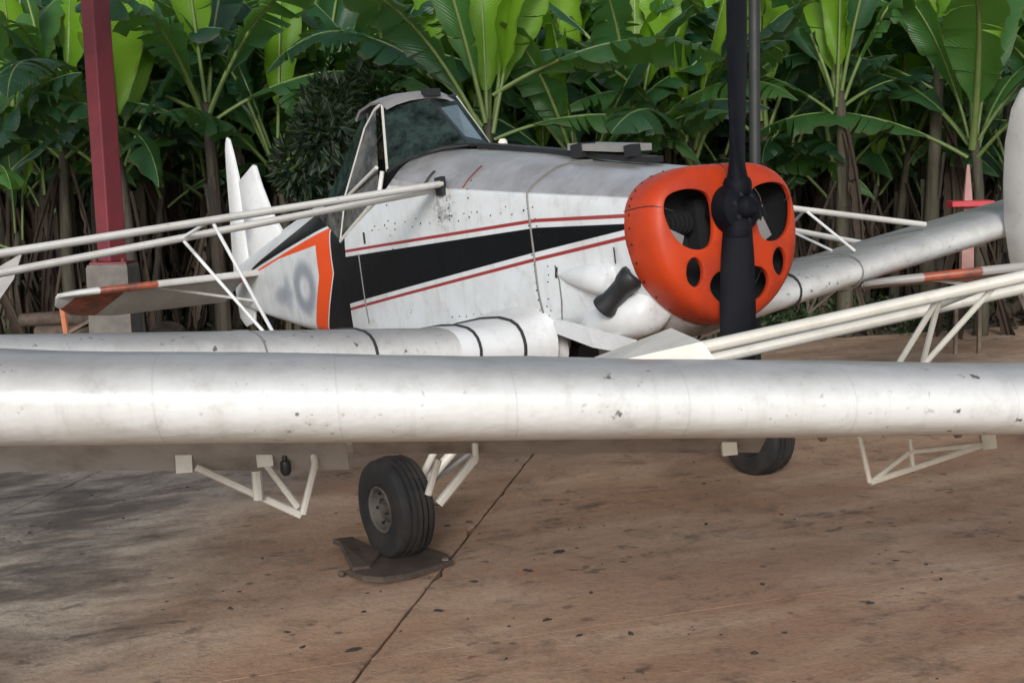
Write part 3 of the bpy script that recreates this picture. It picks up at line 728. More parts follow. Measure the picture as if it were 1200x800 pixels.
    MB().lathe([(.05, -.035), (.10, -.03), (.11, 0), (.10, .03), (.05, .035), (.001, .035)], (5.95, 0, zt), (0, 1, 0), 20).build('tyre', M['tyre'], tw, 40)
    MB().bar((5.5, 0, -.16), (5.93, 0, zt+.14), .05, .015).bar((5.94, .045, zt+.14), (5.95, .045, zt), .02, .01).build('leaf_spring', M['dark'], tw)
    # --- wings, struts, gear
    for sg in (1, -1):
        make_wing(root, sg, fg)
        if fg: ends = [((1.35, 3.50*sg, -.085), (1.72, .43*sg, .235)), ((1.95, 3.40*sg, -.14), (1.86, .43*sg, .20))]
        elif sg > 0: ends = [((1.33, 4.42, .075), (1.82, .44, .395)), ((1.92, 3.75, .045), (1.90, .44, .375))]
        else: ends = [((1.25, -2.80, -.15), (1.82, -.44, .36)), ((2.0, -3.04, -.215), (1.90, -.44, .33))]
        for a, b in ends: MB().tube([b, a], .031 if not fg else .030, 12, .62).build('wing_strut', M['cream'] if fg else M['strut'], root, 40, L)
        MB().box((1.83, .435*sg, ends[0][1][2]-.01), (.07, .03, .10)).build('strut_fitting', M['dark'], root, None, L)
        f, r_ = [Vector(e[0]) for e in ends]; F, R2 = [Vector(e[1]) for e in ends]
        def on(a, b, s): t = (s-a.y)/(b.y-a.y); return a.lerp(b, t)
        if fg: js = ((on(f, F, 2.69*sg), (1.7, 2.74*sg, -.21)), (on(f, F, 2.69*sg), (1.7, 2.65*sg, -.20)), (on(f, F, 2.50*sg), (1.7, 2.66*sg, -.215)), (on(f, F, 2.50*sg), on(r_, R2, 2.50*sg)))
        elif sg > 0: js = ((on(r_, R2, 1.90), (1.62, 1.64, uw(1.64)+.11)), (on(f, F, 1.83), (1.62, 1.60, uw(1.6)+.11)), (on(r_, R2, 1.90), on(f, F, 1.83)))
        else: js = ((on(f, F, -1.95), (1.15, -2.02, uw(2.0)+.11)), (on(f, F, -1.95), on(r_, R2, -2.3)), (on(r_, R2, -2.3), (1.6, -2.3, uw(2.3)+.1)), (on(f, F, -1.95), on(r_, R2, -1.6)))
        for a, b in js: MB().tube([a, b], .009, 8).build('jury_strut', M['cream'] if fg else M['white'], root, 40, L)
        # landing gear: wheel bottom rests on the ground
        wb, ws = (1.36, 1.20*sg)
        if not fg and sg < 0: wb, ws = 1.62, -1.48
        wu = -1.2
        for _ in range(6): wu -= (frame.w((wb, ws, wu)).z-(.242+(.022 if (not fg and sg > 0) else 0)))/frame.U.z
        make_wheel(root, wb, ws, wu)
        MB().tube([(1.10, .30*sg, -.47), (wb, ws-.10*sg, wu+.02)], .024, 10).build('gear_leg', M['cream'], root, 40, L)
        MB().tube([(1.75, .30*sg, -.47), (wb+.04, ws-.12*sg, wu+.02)], .020, 10).build('gear_leg', M['cream'], root, 40, L)
        MB().tube([(wb, ws+.06*sg, wu), (wb, ws-.16*sg, wu)], .022, 10).build('axle', M['dark'], root, 40, L)
        MB().tube([(1.4, .02*sg, -.75), (wb, ws-.2*sg, wu+.08)], .016, 8).build('shock_strut', M['grey'], root, 40, L)
        MB().tube([(1.36, .02*sg, -.75), (1.3, .1*sg, -.48)], .016, 8).build('shock_strut', M['grey'], root, 40, L)
        # spray-boom hangers under the trailing edge
        if fg and sg > 0:
            C1, C2 = M['strut'], M['cream']
            hanger_truss(root, [((2.5, 5.03, -.12), (2.5, 5.04, -.325), 'plate'), ((2.5, 5.0, -.31), (2.5, 4.66, -.518), .014), ((2.5, 4.765, -.20), (2.5, 4.765, -.335), 'plate'),
                                ((2.5, 4.762, -.33), (2.5, 4.668, -.49), .012), ((2.46, 4.795, -.345), (2.46, 4.797, -.445), .018), ((2.5, 4.608, -.2), (2.5, 4.595, -.347), .013), ((2.5, 4.595, -.347), (2.5, 4.655, -.515), .013)], C1, -.06)
            hanger_truss(root, [((2.5, 4.027, -.26), (2.5, 4.034, -.40), .012), ((2.5, 4.034, -.39), (2.5, 4.18, -.535), .017), ((2.5, 4.165, -.38), (2.5, 4.215, -.50), .013)], C1, -.06)
            hanger_truss(root, [((2.5, 2.622, -.42), (2.5, 2.595, -.645), .010), ((2.5, 2.595, -.645), (2.5, 2.13, -.555), .012), ((2.5, 2.585, -.64), (2.5, 2.43, -.55), .010), ((2.5, 2.43, -.55), (2.5, 2.14, -.555), .010),
                                ((2.5, 2.424, -.50), (2.5, 2.424, -.61), .009), ((2.5, 2.125, -.45), (2.5, 2.122, -.575), 'plate')], C2, -.06)
            hanger_truss(root, [((2.5, 3.11, -.36), (2.5, 3.112, -.485), 'plate')], C2, -.06)
            for s, u in ((4.697, -.355), (2.757, -.455), (2.237, -.50)):
                nz = MB().lathe([(.008, .20), (.008, .035), (.018, .03), (.02, -.005), (.010, -.02), (.001, -.02)], (2.5, s-.06, u), (0, 0, 1), 10)
                nz.build('spray_nozzle', M['dark'] if s > 4 else M['wood'], root, 40, L)
            # cover plate where the lift struts meet the wing
            MB().loft([[Vector(p) for p in ((1.30, 3.68, -.088), (1.30, 3.44, -.06), (1.30, 3.385, -.15), (1.30, 3.60, -.13))], [Vector(p) for p in ((1.62, 3.72, -.085), (1.62, 3.44, -.012), (1.62, 3.385, -.10), (1.62, 3.60, -.13))]], cap=True).build('strut_cuff', M['cream'], root, None, L)
        elif not fg:
            for s in (1.5, 2.9):
                u = uw(s)
                hanger_truss(root, [((2.45, s*sg, u-.05), (2.45, s*sg, u-.40), .012), ((2.45, s*sg, u-.40), (2.2, s*sg, u-.08), .010), ((2.45, s*sg, u-.40), (2.45, (s+.45)*sg, u-.2), .010)], M['strut'])
    if fg:                                                   # this one has the shorter rear fuselage
        for o in root.children_recursive:
            if o.type == 'MESH' and o.name.split('.')[0] in ('stabilizer', 'elevator'):
                for v in o.data.vertices: v.co.y *= .80
            if o.type == 'MESH':
                for v in o.data.vertices:
                    if v.co.x > 3.7: v.co.x = 3.7+(v.co.x-3.7)*.82
    if not fg:
        # spray pump and its brackets under the belly
        MB().lathe([(.001, 0), (.07, 0), (.09, .06), (.09, .22), (.05, .27), (.05, .32), (.001, .32)], (1.25, 0, -.62), (1, 0, 0), 16).bar((1.45, 0, -.5), (1.45, 0, -.66), .06, .03).build('spray_pump', M['dark'], root, 40, L)
    return root

FA = Frame(33, 7, 2.4, (1.021, 5.787, 1.683))
FG = Frame(7, 8, 3.6, (4.063, 2.57, 1.836))
make_aircraft('crop_duster', FA, False, 'white crop spraying airplane with orange nose cowling and black propeller parked on the concrete')
make_aircraft('crop_duster', FG, True, 'nearest airplane, whose dusty white wing crosses the whole foreground')

# ------------------------------------------------------------------ ground: soil sheet, concrete apron of jointed slabs
gv, gf = [], []; rg = random.Random(3)
xs = [-250, -60, -30]+[-16+.8*i for i in range(41)]+[30, 60, 250]; ys = [-60, -20, 0, 8, 12]+[13+.7*i for i in range(26)]+[40, 80, 300]
from mathutils import noise as mnoise
def soil_z(x, y):
    k = max(0, min(1, (y-14.6)/1.5)); k2 = max(0, min(1, (60-y)/20)); kx = max(0, min(1, (30-abs(x))/10))
    return -.045+k*k2*kx*(.05+.10*mnoise.noise((x*.7, y*.7, 1))+.05*mnoise.noise((x*2.1, y*2.1, 4)))
for y in ys:
    for x in xs: gv.append((x, y, soil_z(x, y)))
nx = len(xs)
for j in range(len(ys)-1):
    for i in range(nx-1): gf.append((j*nx+i, j*nx+i+1, (j+1)*nx+i+1, (j+1)*nx+i))
MB().add(gv, gf).build('ground', M['soil'], smooth=60, kind='structure')
apron = tag(empty('concrete_apron', (0, 0, 0)), kind='structure')
d1 = Vector((.1825, .983, 0)); n1 = Vector((.983, -.1825, 0)); e1 = Vector((.944, .329, 0)); p0 = Vector((-.70, 4.82, 0)); 
p0 = p0 + n1*(-1.449-p0.dot(n1)) + d1*0.0
def cell(i, j):
    off = (-9.9, -5.62-2.81, -5.62, -2.81, 0, 4.9, 8.6, 12.3)
    a = p0 + e1*(off[i+4]/e1.dot(n1)) + d1*(4.6*j); g = .004
    es = e1*((off[i+5]-off[i+4])/e1.dot(n1)); ds = d1*4.6
    ge = e1*g; gd = d1*g
    gd = d1*.0004; c = [a+ge+gd, a+es-ge+gd, a+es-ge+ds-gd, a+ge+ds-gd]
    return c
k = 0
for i in range(-4, 3):
    for j in range(-4, 4):
        c = cell(i, j); cy = sum(v.y for v in c)/4; cx = sum(v.x for v in c)/4
        if cy < -3 or min(v.y for v in c) > 13 or abs(cx) > 11: continue
        c = [Vector((v.x, min(v.y, 15.2+.25*math.sin(v.x*1.3)), 0)) for v in c]
        dz = 0
        m = MB(); b = .006; ctr = sum(c, Vector())/4; loop = []
        for q in range(4):
            p, q2 = c[q], c[(q+1) % 4]; ns = max(2, int((q2-p).length/.09)); nd = (ctr-(p+q2)/2); ed = (q2-p).normalized(); nd = (nd-ed*nd.dot(ed)).normalized()
            for s_ in range(ns):
                chip = (.03*rg.random() if rg.random() < .035 else .005*rg.random()) if q in (1, 3) else .003*rg.random()
                loop.append((p.lerp(q2, s_/ns)+nd*chip*(s_ > 0), nd*(1 if q in (1, 3) else .02)))
        N = len(loop)
        m.add([v+nd*b+Vector((0, 0, dz)) for v, nd in loop]+[v+Vector((0, 0, dz-b)) for v, nd in loop]+[v+Vector((0, 0, -.12)) for v, nd in loop],
              [tuple(range(N))]+[(q, (q+1) % N, (q+1) % N+N, q+N) for q in range(N)]+[(q+N, (q+1) % N+N, (q+1) % N+2*N, q+2*N) for q in range(N)])
        m.build('concrete_slab', M['concrete'], apron)

# dark crumbs, leaf scraps and pebbles lying on the apron
cr = MB(); rd = random.Random(11)
def crumb(x, y, r):
    n = rd.randint(7, 11); a0 = rd.random()*6; h = r*rd.uniform(.3, .8); sx = rd.uniform(.9, 2.4)
    ang = R(22)+rd.uniform(-.7, .7); ca, sa = math.cos(ang), math.sin(ang)
    ring = [(math.cos(a0+2*math.pi*q/n)*r*sx*rd.uniform(.35, 1.25), math.sin(a0+2*math.pi*q/n)*r*rd.uniform(.35, 1.25)) for q in range(n)]
    ring = [(x+p*ca-q*sa, y+p*sa+q*ca) for p, q in ring]
    cr.add([(p, q, -.004) for p, q in ring]+[(x+(p-x)*.6, y+(q-y)*.6, h*rd.uniform(.4, 1)) for p, q in ring]+[(x, y, h*.7)], [(q, (q+1) % n, (q+1) % n+n, q+n) for q in range(n)]+[(n+q, n+(q+1) % n, 2*n) for q in range(n)])
for q in range(380):
    y = rd.uniform(4.3, 9.5); x = rd.uniform(-.42, .42)*y; 
    if mnoise.noise((x*.9, y*.6, 2)) > -.12: crumb(x, y, rd.choice((.003, .004, .006, .008, .012)))
for x, y, r in ((-.66, 4.9, .022), (-.87, 4.95, .012), (-.35, 5.35, .02), (.12, 5.2, .022), (.2, 6.2, .03), (.45, 5.0, .018), (.24, 5.0, .012), (1.1, 5.6, .016), (-.2, 5.75, .015), (.9, 4.75, .015), (1.5, 5.3, .016), (.05, 5.9, .014)): crumb(x, y, r)
tag(cr.build('debris_crumbs', M['filler']), 'dark crumbs and leaf scraps scattered over the brown concrete', 'debris', kind='stuff')

# ------------------------------------------------------------------ wheel chock boards
t = empty('wheel_chock', (-.62, 6.05, 0)); tag(t, 'flat dark wet board pinned under the airplane tyre', 'wheel chock')
def plate(nm, pts, z0, th, mat, lift=None):
    lift = lift or [0]*len(pts); n = len(pts); m = MB()
    ps = [Vector((x, y, z0+l)) for (x, y), l in zip(pts, lift)]
    c = sum(ps, Vector())/n; ins = [p+(c-p).normalized()*.008 for p in ps]
    m.add([p for p in ps]+[p+Vector((0, 0, th*.75)) for p in ps]+[p+Vector((0, 0, th)) for p in ins],
          [tuple(range(n-1, -1, -1))]+[(q, (q+1) % n, (q+1) % n+n, q+n) for q in range(n)]+[(q+n, (q+1) % n+n, (q+1) % n+2*n, q+2*n) for q in range(n)]+[tuple(range(2*n, 3*n))])
    return m.build(nm, mat, t)
plate('board', [(-.19, -.15), (-.10, -.29), (.00, -.33), (.12, -.26), (.31, -.03), (.27, .10), (.10, .30), (-.06, .20)], .001, .026, M['board'], [.0, .012, .016, .008, .0, 0, 0, 0])
plate('side_board', [(-.27, .20), (-.31, .25), (-.22, .32), (-.05, .08), (-.08, -.16), (-.16, -.17)], .024, .03, M['board'], [.02, .02, .01, 0, -.01, -.01])
pn = MB().tube([(-.21, -.16, .012), (-.08, -.02, .03)], .010, 8).ball((-.215, -.165, .014), .018, 8, 5); pn.build('steel_pin', M['board'], t, 40)
MB().box((.27, -.02, .028), (.03, .04, .014)).build('cleat', M['wood'], t)
for o in t.children: o.location = (0, 0, 0)

# ------------------------------------------------------------------ steel column on its concrete pedestal, dark pole, marker
t = empty('shed_column', (-3.72, 12.0, 0)); tag(t, 'red painted steel column on a concrete pedestal in front of the banana plants', 'column')
def tilt(z): return -.004*(z-1.2)
m = MB(); rotz = Matrix.Rotation(R(-32), 3, 'Z')
for hx, hy, wx, wy in ((0, 0, .015, .20), (0, .105, .17, .014), (0, -.105, .17, .014)):
    pass
rings = []
for z in (1.222, 3.0, 5.2):
    prof = [(-.085, -.10), (.085, -.10), (.085, .10), (-.085, .10)]
    rings.append([rotz @ Vector((x, y, 0))+Vector((tilt(z), 0, z)) for x, y in prof])
post = m.loft(rings, cap=True).build('post', M['redsteel'], t)
bv = post.modifiers.new('b', 'BEVEL'); bv.width = .012; bv.segments = 2; bpy.context.view_layer.update(); apply_mods(post)
MB().box((0, 0, 1.211), (.34, .30, .02)).build('base_plate', M['redsteel'], t)
for sx in (-.13, .13): MB().lathe([(.018, 0), (.018, .03), (.001, .03)], (sx, -.11, 1.222), (0, 0, 1), 6).build('anchor_bolt', M['rust'], t)
m = MB(); m.loft([[Vector((x*w, y*w, z)) for x, y in ((-.19, -.19), (.19, -.19), (.19, .19), (-.19, .19))] for w, z in ((1.12, -.05), (1.03, .6), (1.0, 1.17), (.95, 1.2))], cap=True)
m.build('pedestal', M['block'], t)
t = MB().tube([(1.84, 9.6, -.05), (1.84, 9.6, 1.9), (1.835, 9.6, 5.5)], .042, 12).build('dark_pole', M['seam_dark'], None, 40); 
tag(t, 'thin dark pole rising behind the orange cowling', 'pole')
t = empty('marker_post', (4.64, 13.0, 0)); tag(t, 'faded pink tapered post with a bright red crossboard behind the wing tip', 'marker post')
MB().loft([[Vector((x*w, y*w, z)) for x, y in ((-.062, -.04), (.062, -.04), (.062, .04), (-.062, .04))] for w, z in ((1.0, .86), (.95, 1.1), (.62, 1.6), (.2, 1.92))], cap=True).build('post', M['pink'], t)
MB().loft([[Vector((x, y*.9, 1.535+z)) for y, z in ((-.16, -.03), (.05, -.045), (.05, .03), (-.16, .02))] for x in (-.20, 0, .22)], cap=True).build('crossboard', M['redboard'], t)
MB().box((.03, -.05, .80), (.42, .16, .11)).build('foot_board', M['rust'], t)
for sx in (-.10, .14): MB().box((sx, 0, .37), (.035, .04, .74)).build('leg', M['wood'], t)

# ------------------------------------------------------------------ rubble and stakes at the left
t = empty('rubble_heap', (-3.95, 13.2, 0)); tag(t, 'brown heap of rotting logs and soil behind the wing at the left edge', 'rubble heap')
rb = random.Random(4)
m = MB(); 
for q in range(60):
    a = rb.uniform(-1.1, .5); h = rb.uniform(0, .62)*(1-abs(a+.3)*.5); m.ball((a, rb.uniform(-.4, .4), h), rb.uniform(.07, .17), 7, 5, (1.2, 1, .7))
m.build('soil_lumps', M['soil'], t, 50, kind='stuff')
for (x0, z0, x1, z1, r) in ((-.95, .62, -.15, .60, .07), (-.8, .48, .1, .42, .09), (-1.0, .36, .2, .30, .08)):
    MB().tube([(x0, -.45, z0), ((x0+x1)/2, -.47, z0*.5+z1*.5+.03), (x1, -.4, z1)], r, 9).build('log', M['board'], t, 50)
t = MB().bar((-4.55, 12.6, .42), (-3.72, 12.8, .86), .05, .03).build('plank', M['wood']); tag(t, 'loose bleached plank leaning on the rubble heap', 'plank')
t = MB().tube([(-4.22, 12.2, -.05), (-4.30, 12.2, .92)], .03, 8).build('orange_stake', M['orangewood'], None, 40); tag(t, 'short orange stake standing before the rubble heap', 'stake')
t = MB().loft([[Vector((x, y, z)) for x, z in ((-5.4, .95), (-4.75, 1.30), (-4.85, 1.05), (-5.2, .60))] for y in (12.5, 12.54)], cap=True).build('metal_sheet', M['grey']); tag(t, 'pale metal sheet tilted above the heap at the left edge', 'metal sheet')

# ------------------------------------------------------------------ banana plantation
def leaf_mesh(name, L, W, pet, e0, droop, fold, seed, tear=.35, twist=0., dead=False, curl=.0):
    rn = random.Random(seed); nseg = 22; mid = []; p = Vector((0, 0, 0)); el = e0
    n_p = 4
    pts = [p.copy()]; els = [el]
    for i in range(n_p):
        p = p+Vector((math.cos(el), 0, math.sin(el)))*pet/n_p; el -= droop*.10/n_p; pts.append(p.copy()); els.append(el)
    base = len(pts)-1
    for i in range(nseg):
        t = (i+.5)/nseg
        p = p+Vector((math.cos(el), 0, math.sin(el)))*L/nseg; el -= droop*.9*(.35+1.3*t)/nseg; pts.append(p.copy()); els.append(el)
    vs, fs, uvs = [], [], []
    # petiole + midrib as a slim strip of tube
    nv = 5
    for i, q in enumerate(pts):
        t = i/(len(pts)-1); r = .030*(1-t)**.8+.004; tx = Vector((math.cos(els[i]), 0, math.sin(els[i]))); nz = Vector((-tx.z, 0, tx.x))
        for k in range(nv):
            a = 2*math.pi*k/nv; vs.append(q+Vector((0, math.cos(a)*r, 0))+nz*(math.sin(a)*r*.7-r*.4)); uvs.append((.5, 0))
    for i in range(len(pts)-1):
        for k in range(nv):
            fs.append((i*nv+k, i*nv+(k+1) % nv, (i+1)*nv+(k+1) % nv, (i+1)*nv+k))
    npet = len(fs)
    # blade halves, torn between side veins
    for sg in (1, -1):
        prev = None; ph = rn.uniform(0, 6); sag = 0; lag = 0
        for i in range(nseg+1):
            t = i/nseg; q = pts[base+i]; e = els[base+i]; tx = Vector((math.cos(e), 0, math.sin(e))); nz = Vector((-tx.z, 0, tx.x))
            w = W/2*min(1, (math.sin(math.pi*min(1, t*1.9+.06)/2 if t < .5 else math.pi/2))**.8)*(1 if t < .55 else max(.03, 1-((t-.55)/.45)**2.3))
            f = fold+(.25*math.sin(t*9+ph)+sag)
            sw = .22*w                                     # side veins sweep towards the tip
            row = []
            for c in range(5):
                u = c/4; a = f-(.5+curl)*u*u*(1 if not dead else 1.8)-.12*math.sin(7*t*6.28+ph)*u
                y = u*w*math.cos(a if c else 0); z = u*w*math.sin(f-.45*u-curl*u) + .012*math.sin(i*2.4+ph)*u + rn.uniform(-.006, .006)*u*(1 if not dead else 1.6)
                row.append(q+Vector((0, sg*y, 0))+nz*z+tx*(sw*u*u))
            tornhere = rn.random() < tear and 2 < i < nseg-1
            st = len(vs)
            if i == 0 or tornhere:
                if prev is not None:                        # close strip at a slightly narrower gap, then start a new one
                    gap = rn.uniform(.004, .02); r2 = [v-tx*gap*(c/4) for c, v in enumerate(row)]
                    for c, v in enumerate(r2): vs.append(v); uvs.append((.5+sg*c/8, t))
                    for c in range(4): fs.append((prev+c, prev+c+1, st+c+1, st+c) if sg > 0 else (prev+c, st+c, st+c+1, prev+c+1))
                    sag = rn.uniform(-.5, .12)*(1.0)
                    f2 = fold+sag; st = len(vs)
                    row = [q+Vector((0, sg*(c/4)*w*math.cos(f2-.4*c/4), 0))+nz*((c/4)*w*math.sin(f2-.45*c/4))+tx*(sw*(c/4)**2+gap*(c/4)) for c in range(5)]
                for c, v in enumerate(row): vs.append(v); uvs.append((.5+sg*c/8, t))
            else:
                for c, v in enumerate(row): vs.append(v); uvs.append((.5+sg*c/8, t))
                for c in range(4): fs.append((prev+c, prev+c+1, st+c+1, st+c) if sg > 0 else (prev+c, st+c, st+c+1, prev+c+1))
            prev = st
    me = bpy.data.meshes.new(name); me.from_pydata([tuple(v) for v in vs], [], fs); me.update()
    ul = me.uv_layers.new(name='UVMap')
    for lp in me.loops: ul.data[lp.index].uv = uvs[lp.vertex_index]
    for pl in me.polygons:
        pl.use_smooth = True
        if pl.index < npet: pl.material_index = 1
    return me

def mats(me, a, b):
    me.materials.append(a); me.materials.append(b); return me
LV = {'up': [], 'arch': [], 'flat': [], 'dead': [], 'bright': []}
for i in range(4): LV['up'].append(mats(leaf_mesh('banana_leaf', 1.75+.1*i, .60, .45, R(84-4*i), R(18+8*i), .38, 10+i, .10), M['leaf'], M['petiole']))
for i in range(6): LV['arch'].append(mats(leaf_mesh('banana_leaf', 1.7+.12*i, .60+.02*i, .5, R(72-4*i), R(58+10*i), .22, 20+i, .34+.05*i), M['leaf'], M['petiole']))
for i in range(6): LV['flat'].append(mats(leaf_mesh('banana_leaf', 1.6+.1*i, .62, .45, R(48-5*i), R(50+8*i), .08, 30+i, .42+.05*i), M['leaf'], M['petiole']))
for i in range(6): LV['dead'].append(mats(leaf_mesh('dry_leaf', 1.1+.2*i, .17-.014*i, .2, R(-58-5*i), R(40-6*i), -.95, 40+i, .06, dead=True, curl=.5), M['leaf_dead'], M['leaf_dead']))
for i in range(3): LV['bright'].append(mats(leaf_mesh('banana_leaf', 1.5+.12*i, .62+.05*i, .5, R(86-3*i), R(10+6*i), .24, 50+i, .05), M['leaf_bright'], M['petiole']))
def stem_mesh(h, r, seed, lean):
    rn = random.Random(seed); pts = []; n = 7
    for i in range(n+1):
        t = i/n; pts.append((lean*t*t+rn.uniform(-.015, .015), rn.uniform(-.015, .015), h*t-.1*(i == 0)))
    m = MB(); m.tube(pts, [r*(1.15-.55*(i/n)) for i in range(n+1)], 9)
    # overlapping dry sheaths standing off the stem
    for k in range(5):
        a = rn.uniform(0, 6.28); z0 = rn.uniform(.1, .6)*h; l = rn.uniform(.3, .6); a2 = a+rn.uniform(.5, .9)
        rr = r*1.05
        ring = lambda z, q: [Vector((math.cos(a+(a2-a)*j/2)*(rr+q)+lean*(z/h)**2, math.sin(a+(a2-a)*j/2)*(rr+q), z)) for j in range(3)]
        m.loft([ring(z0, .0), ring(z0+l*.5, .012), ring(z0+l, .03)], closed=False)
    me = m.mesh('stem'); me.materials.append(M['stem'])
    for p in me.polygons: p.use_smooth = True
    return me
STEMS = [(h, stem_mesh(h, r, i, ln)) for i, (h, r, ln) in enumerate(((2.0, .065, .1), (2.35, .078, -.12), (2.6, .085, .06), (2.9, .092, -.08), (3.2, .10, .12), (2.45, .075, .2)))]
rp = random.Random(21)
def add_leaf(par, me, az, z, lean=0, s=1., name='banana_leaf', roll=0, out=.05):
    o = bpy.data.objects.new(name, me); COL.objects.link(o); o.parent = par
    o.location = (lean+out*math.cos(az), out*math.sin(az), z); o.rotation_euler = (roll, 0, az); o.scale = (s*rp.uniform(.9, 1.1), s*rp.uniform(.72, 1.2), s); return o
def banana(x, y, si, label, group=None, leaves=9, deads=6, spec=(), face=None, sc_=1.0, brt=.4):
    h, sm = STEMS[si]; r = empty('banana_plant', (x, y, soil_z(x, y)-.02)); r.scale = (sc_,)*3
    r.rotation_euler = (0, 0, 0)
    so = bpy.data.objects.new('stem', sm); COL.objects.link(so); so.parent = r
    lean = (.1, -.12, .06, -.08, .12, .2)[si]
    a0 = rp.uniform(0, 6.28)
    for k in range(leaves):
        t = k/max(1, leaves-1); az = a0+k*2.4+rp.uniform(-.3, .3)
        if k == leaves-1 and y < 17 and not leaves < 7: continue
        kind = 'up' if t < .22 else ('arch' if t < .68 else 'flat')
        if kind != 'flat' and rp.random() < brt: kind = 'bright' if kind == 'up' or rp.random() < .3 else kind
        add_leaf(r, rp.choice(LV[kind]), az, h-.02-.28*t+rp.uniform(-.03, .03), lean, rp.uniform(.82, 1.12), roll=rp.uniform(-.2, .2))
    for k in range(deads):
        az = rp.uniform(0, 6.28); add_leaf(r, rp.choice(LV['dead']), az, h-.25-rp.uniform(0, .45)*h, lean*.6, rp.uniform(.8, 1.25), 'dry_leaf', rp.uniform(-.3, .3), .09)
    for kind, idx, az, dz, s, roll in spec: add_leaf(r, LV[kind][idx], R(az), h+dz, lean, s, roll=R(roll), name='dry_leaf' if kind == 'dead' else 'banana_leaf')
    tag(r, label, 'banana plant', group); return r

# front row, left to right
FRONT = [
 (-5.75, 13.6, 0, 'banana plant at the far left whose broad dark leaf droops beside the red column', dict(spec=[('flat', 0, -25, -.2, 1.35, 25), ('arch', 1, -60, 0, 1.1, 0)])),
 (-5.05, 14.6, 2, 'banana plant with pale yellow green leaf stalks just left of the red column', {}),
 (-4.15, 14.2, 1, 'banana plant hidden behind the red steel column', {}),
 (-3.25, 14.4, 3, 'tall banana plant with spreading pale stalks between the red column and the tail fin', dict(spec=[('flat', 4, 160, -.1, 1.1, 0)])),
 (-2.55, 15.0, 1, 'banana plant directly behind the white tail fin', {}),
 (-1.55, 15.4, 4, 'tall banana plant standing behind the dark leafy bush and cockpit', {}),
 (-.25, 13.7, 2, 'banana plant with one big upright bright green leaf above the cockpit', dict(spec=[('bright', 2, 95, -.28, 1.2, 0), ('flat', 3, -12, .25, 1.05, -15)])),
 (.75, 14.6, 0, 'low banana plant with arching leaves right behind the hopper lid', dict(spec=[('arch', 3, 175, .1, 1.1, 0), ('flat', 2, -40, 0, 1.1, 0)])),
 (1.45, 15.2, 2, 'banana plant behind the propeller with long bright level leaf', dict(spec=[('arch', 5, 170, .3, 1.05, 20), ('bright', 0, 80, -.1, 1., 0)])),
 (2.25, 14.9, 1, 'banana plant immediately right of the dark pole', dict(spec=[('flat', 1, -70, .1, 1.0, 0)])),
 (3.05, 15.6, 2, 'banana plant with dark drooping leaves between pole and bright upright leaf', {}),
 (3.85, 14.7, 3, 'banana plant with a bright torn leaf standing high right of the pole', dict(spec=[('bright', 1, 100, -.35, 1.1, 0)])),
 (5.0, 15.3, 4, 'tall banana plant with a thick bare brown stem near the right edge', dict(leaves=6, deads=2)),
 (5.35, 14.5, 1, 'banana plant with bright hanging young leaf near the right edge', dict(spec=[('bright', 0, -95, .0, 1.0, 0), ('bright', 2, 85, .05, .9, 0)])),
 (6.6, 15.4, 2, 'rightmost banana plant with pale crossed stalks above the gray rudder', {}),
]
for x, y, si, lab, kw in FRONT:
    banana(x, y, si, lab, 'banana plants at the edge of the apron', **kw)
ROWS = [(15.9, .95, 'banana plants in the second row'), (17.2, .95, 'banana plants in the third row'), (18.8, 1.1, 'banana plants deep in the plantation'), (20.8, 1.2, 'banana plants deep in the plantation'), (23.2, 1.4, 'banana plants deep in the plantation')]
for ri, (yy, sp, grp) in enumerate(ROWS):
    half_w = yy*.43+1.0; n = int(2*half_w/sp)
    for k in range(n):
        x = -half_w+sp*(k+.5)+rp.uniform(-.3, .3)
        y = yy+(x+5)*.12*(1 if ri < 2 else .5)+rp.uniform(-.4, .4)
        OR = ('first', 'second', 'third', 'fourth', 'fifth', 'sixth', 'seventh', 'eighth', 'ninth', 'tenth', 'eleventh', 'twelfth', 'thirteenth', 'fourteenth', 'fifteenth', 'sixteenth', 'seventeenth', 'eighteenth', 'nineteenth', 'twentieth')
        lab = (f'{OR[k]} banana plant from the left in the row right behind the front plants', f'{OR[k]} banana plant from the left in the shaded third row') [ri] if ri < 2 else ('banana plant in the row right behind the front plants', 'banana plant in the shaded third row', 'banana plant deep in the dense plantation', 'banana plant deep in the dense plantation', 'banana plant deep in the dense plantation')[ri]
        banana(x, y, rp.choice((1, 2, 3, 4, 5)), lab, grp, leaves=9 if ri < 3 else 8, deads=9 if ri < 3 else 4, sc_=rp.uniform(.9, 1.15)+.05*ri, brt=1.0 if x > -1.5 else .3)

# young suckers: thin stems hung with dry leaves between the grown plants
for k in range(44):
    x = -6.6+k*.31+rp.uniform(-.2, .2); y = 14.9+(x+5)*.12+rp.uniform(.2, 2.4)
    banana(x, y, rp.choice((0, 1, 5)), ('young banana sucker with dry leaves left of the red column', 'young banana sucker with dry leaves between the red column and the tail fin', 'young banana sucker with dry leaves between the tail fin and the bush', 'young banana sucker with dry leaves behind the fuselage', 'young banana sucker with dry leaves behind the propeller', 'young banana sucker with dry leaves behind the far wing')[0 if x < -4.9 else 1 if x < -3.2 else 2 if x < -1.9 else 3 if x < 1.2 else 4 if x < 2.6 else 5], 'young banana suckers between the stems', leaves=3, deads=5, sc_=rp.uniform(.75, .95), brt=.3)

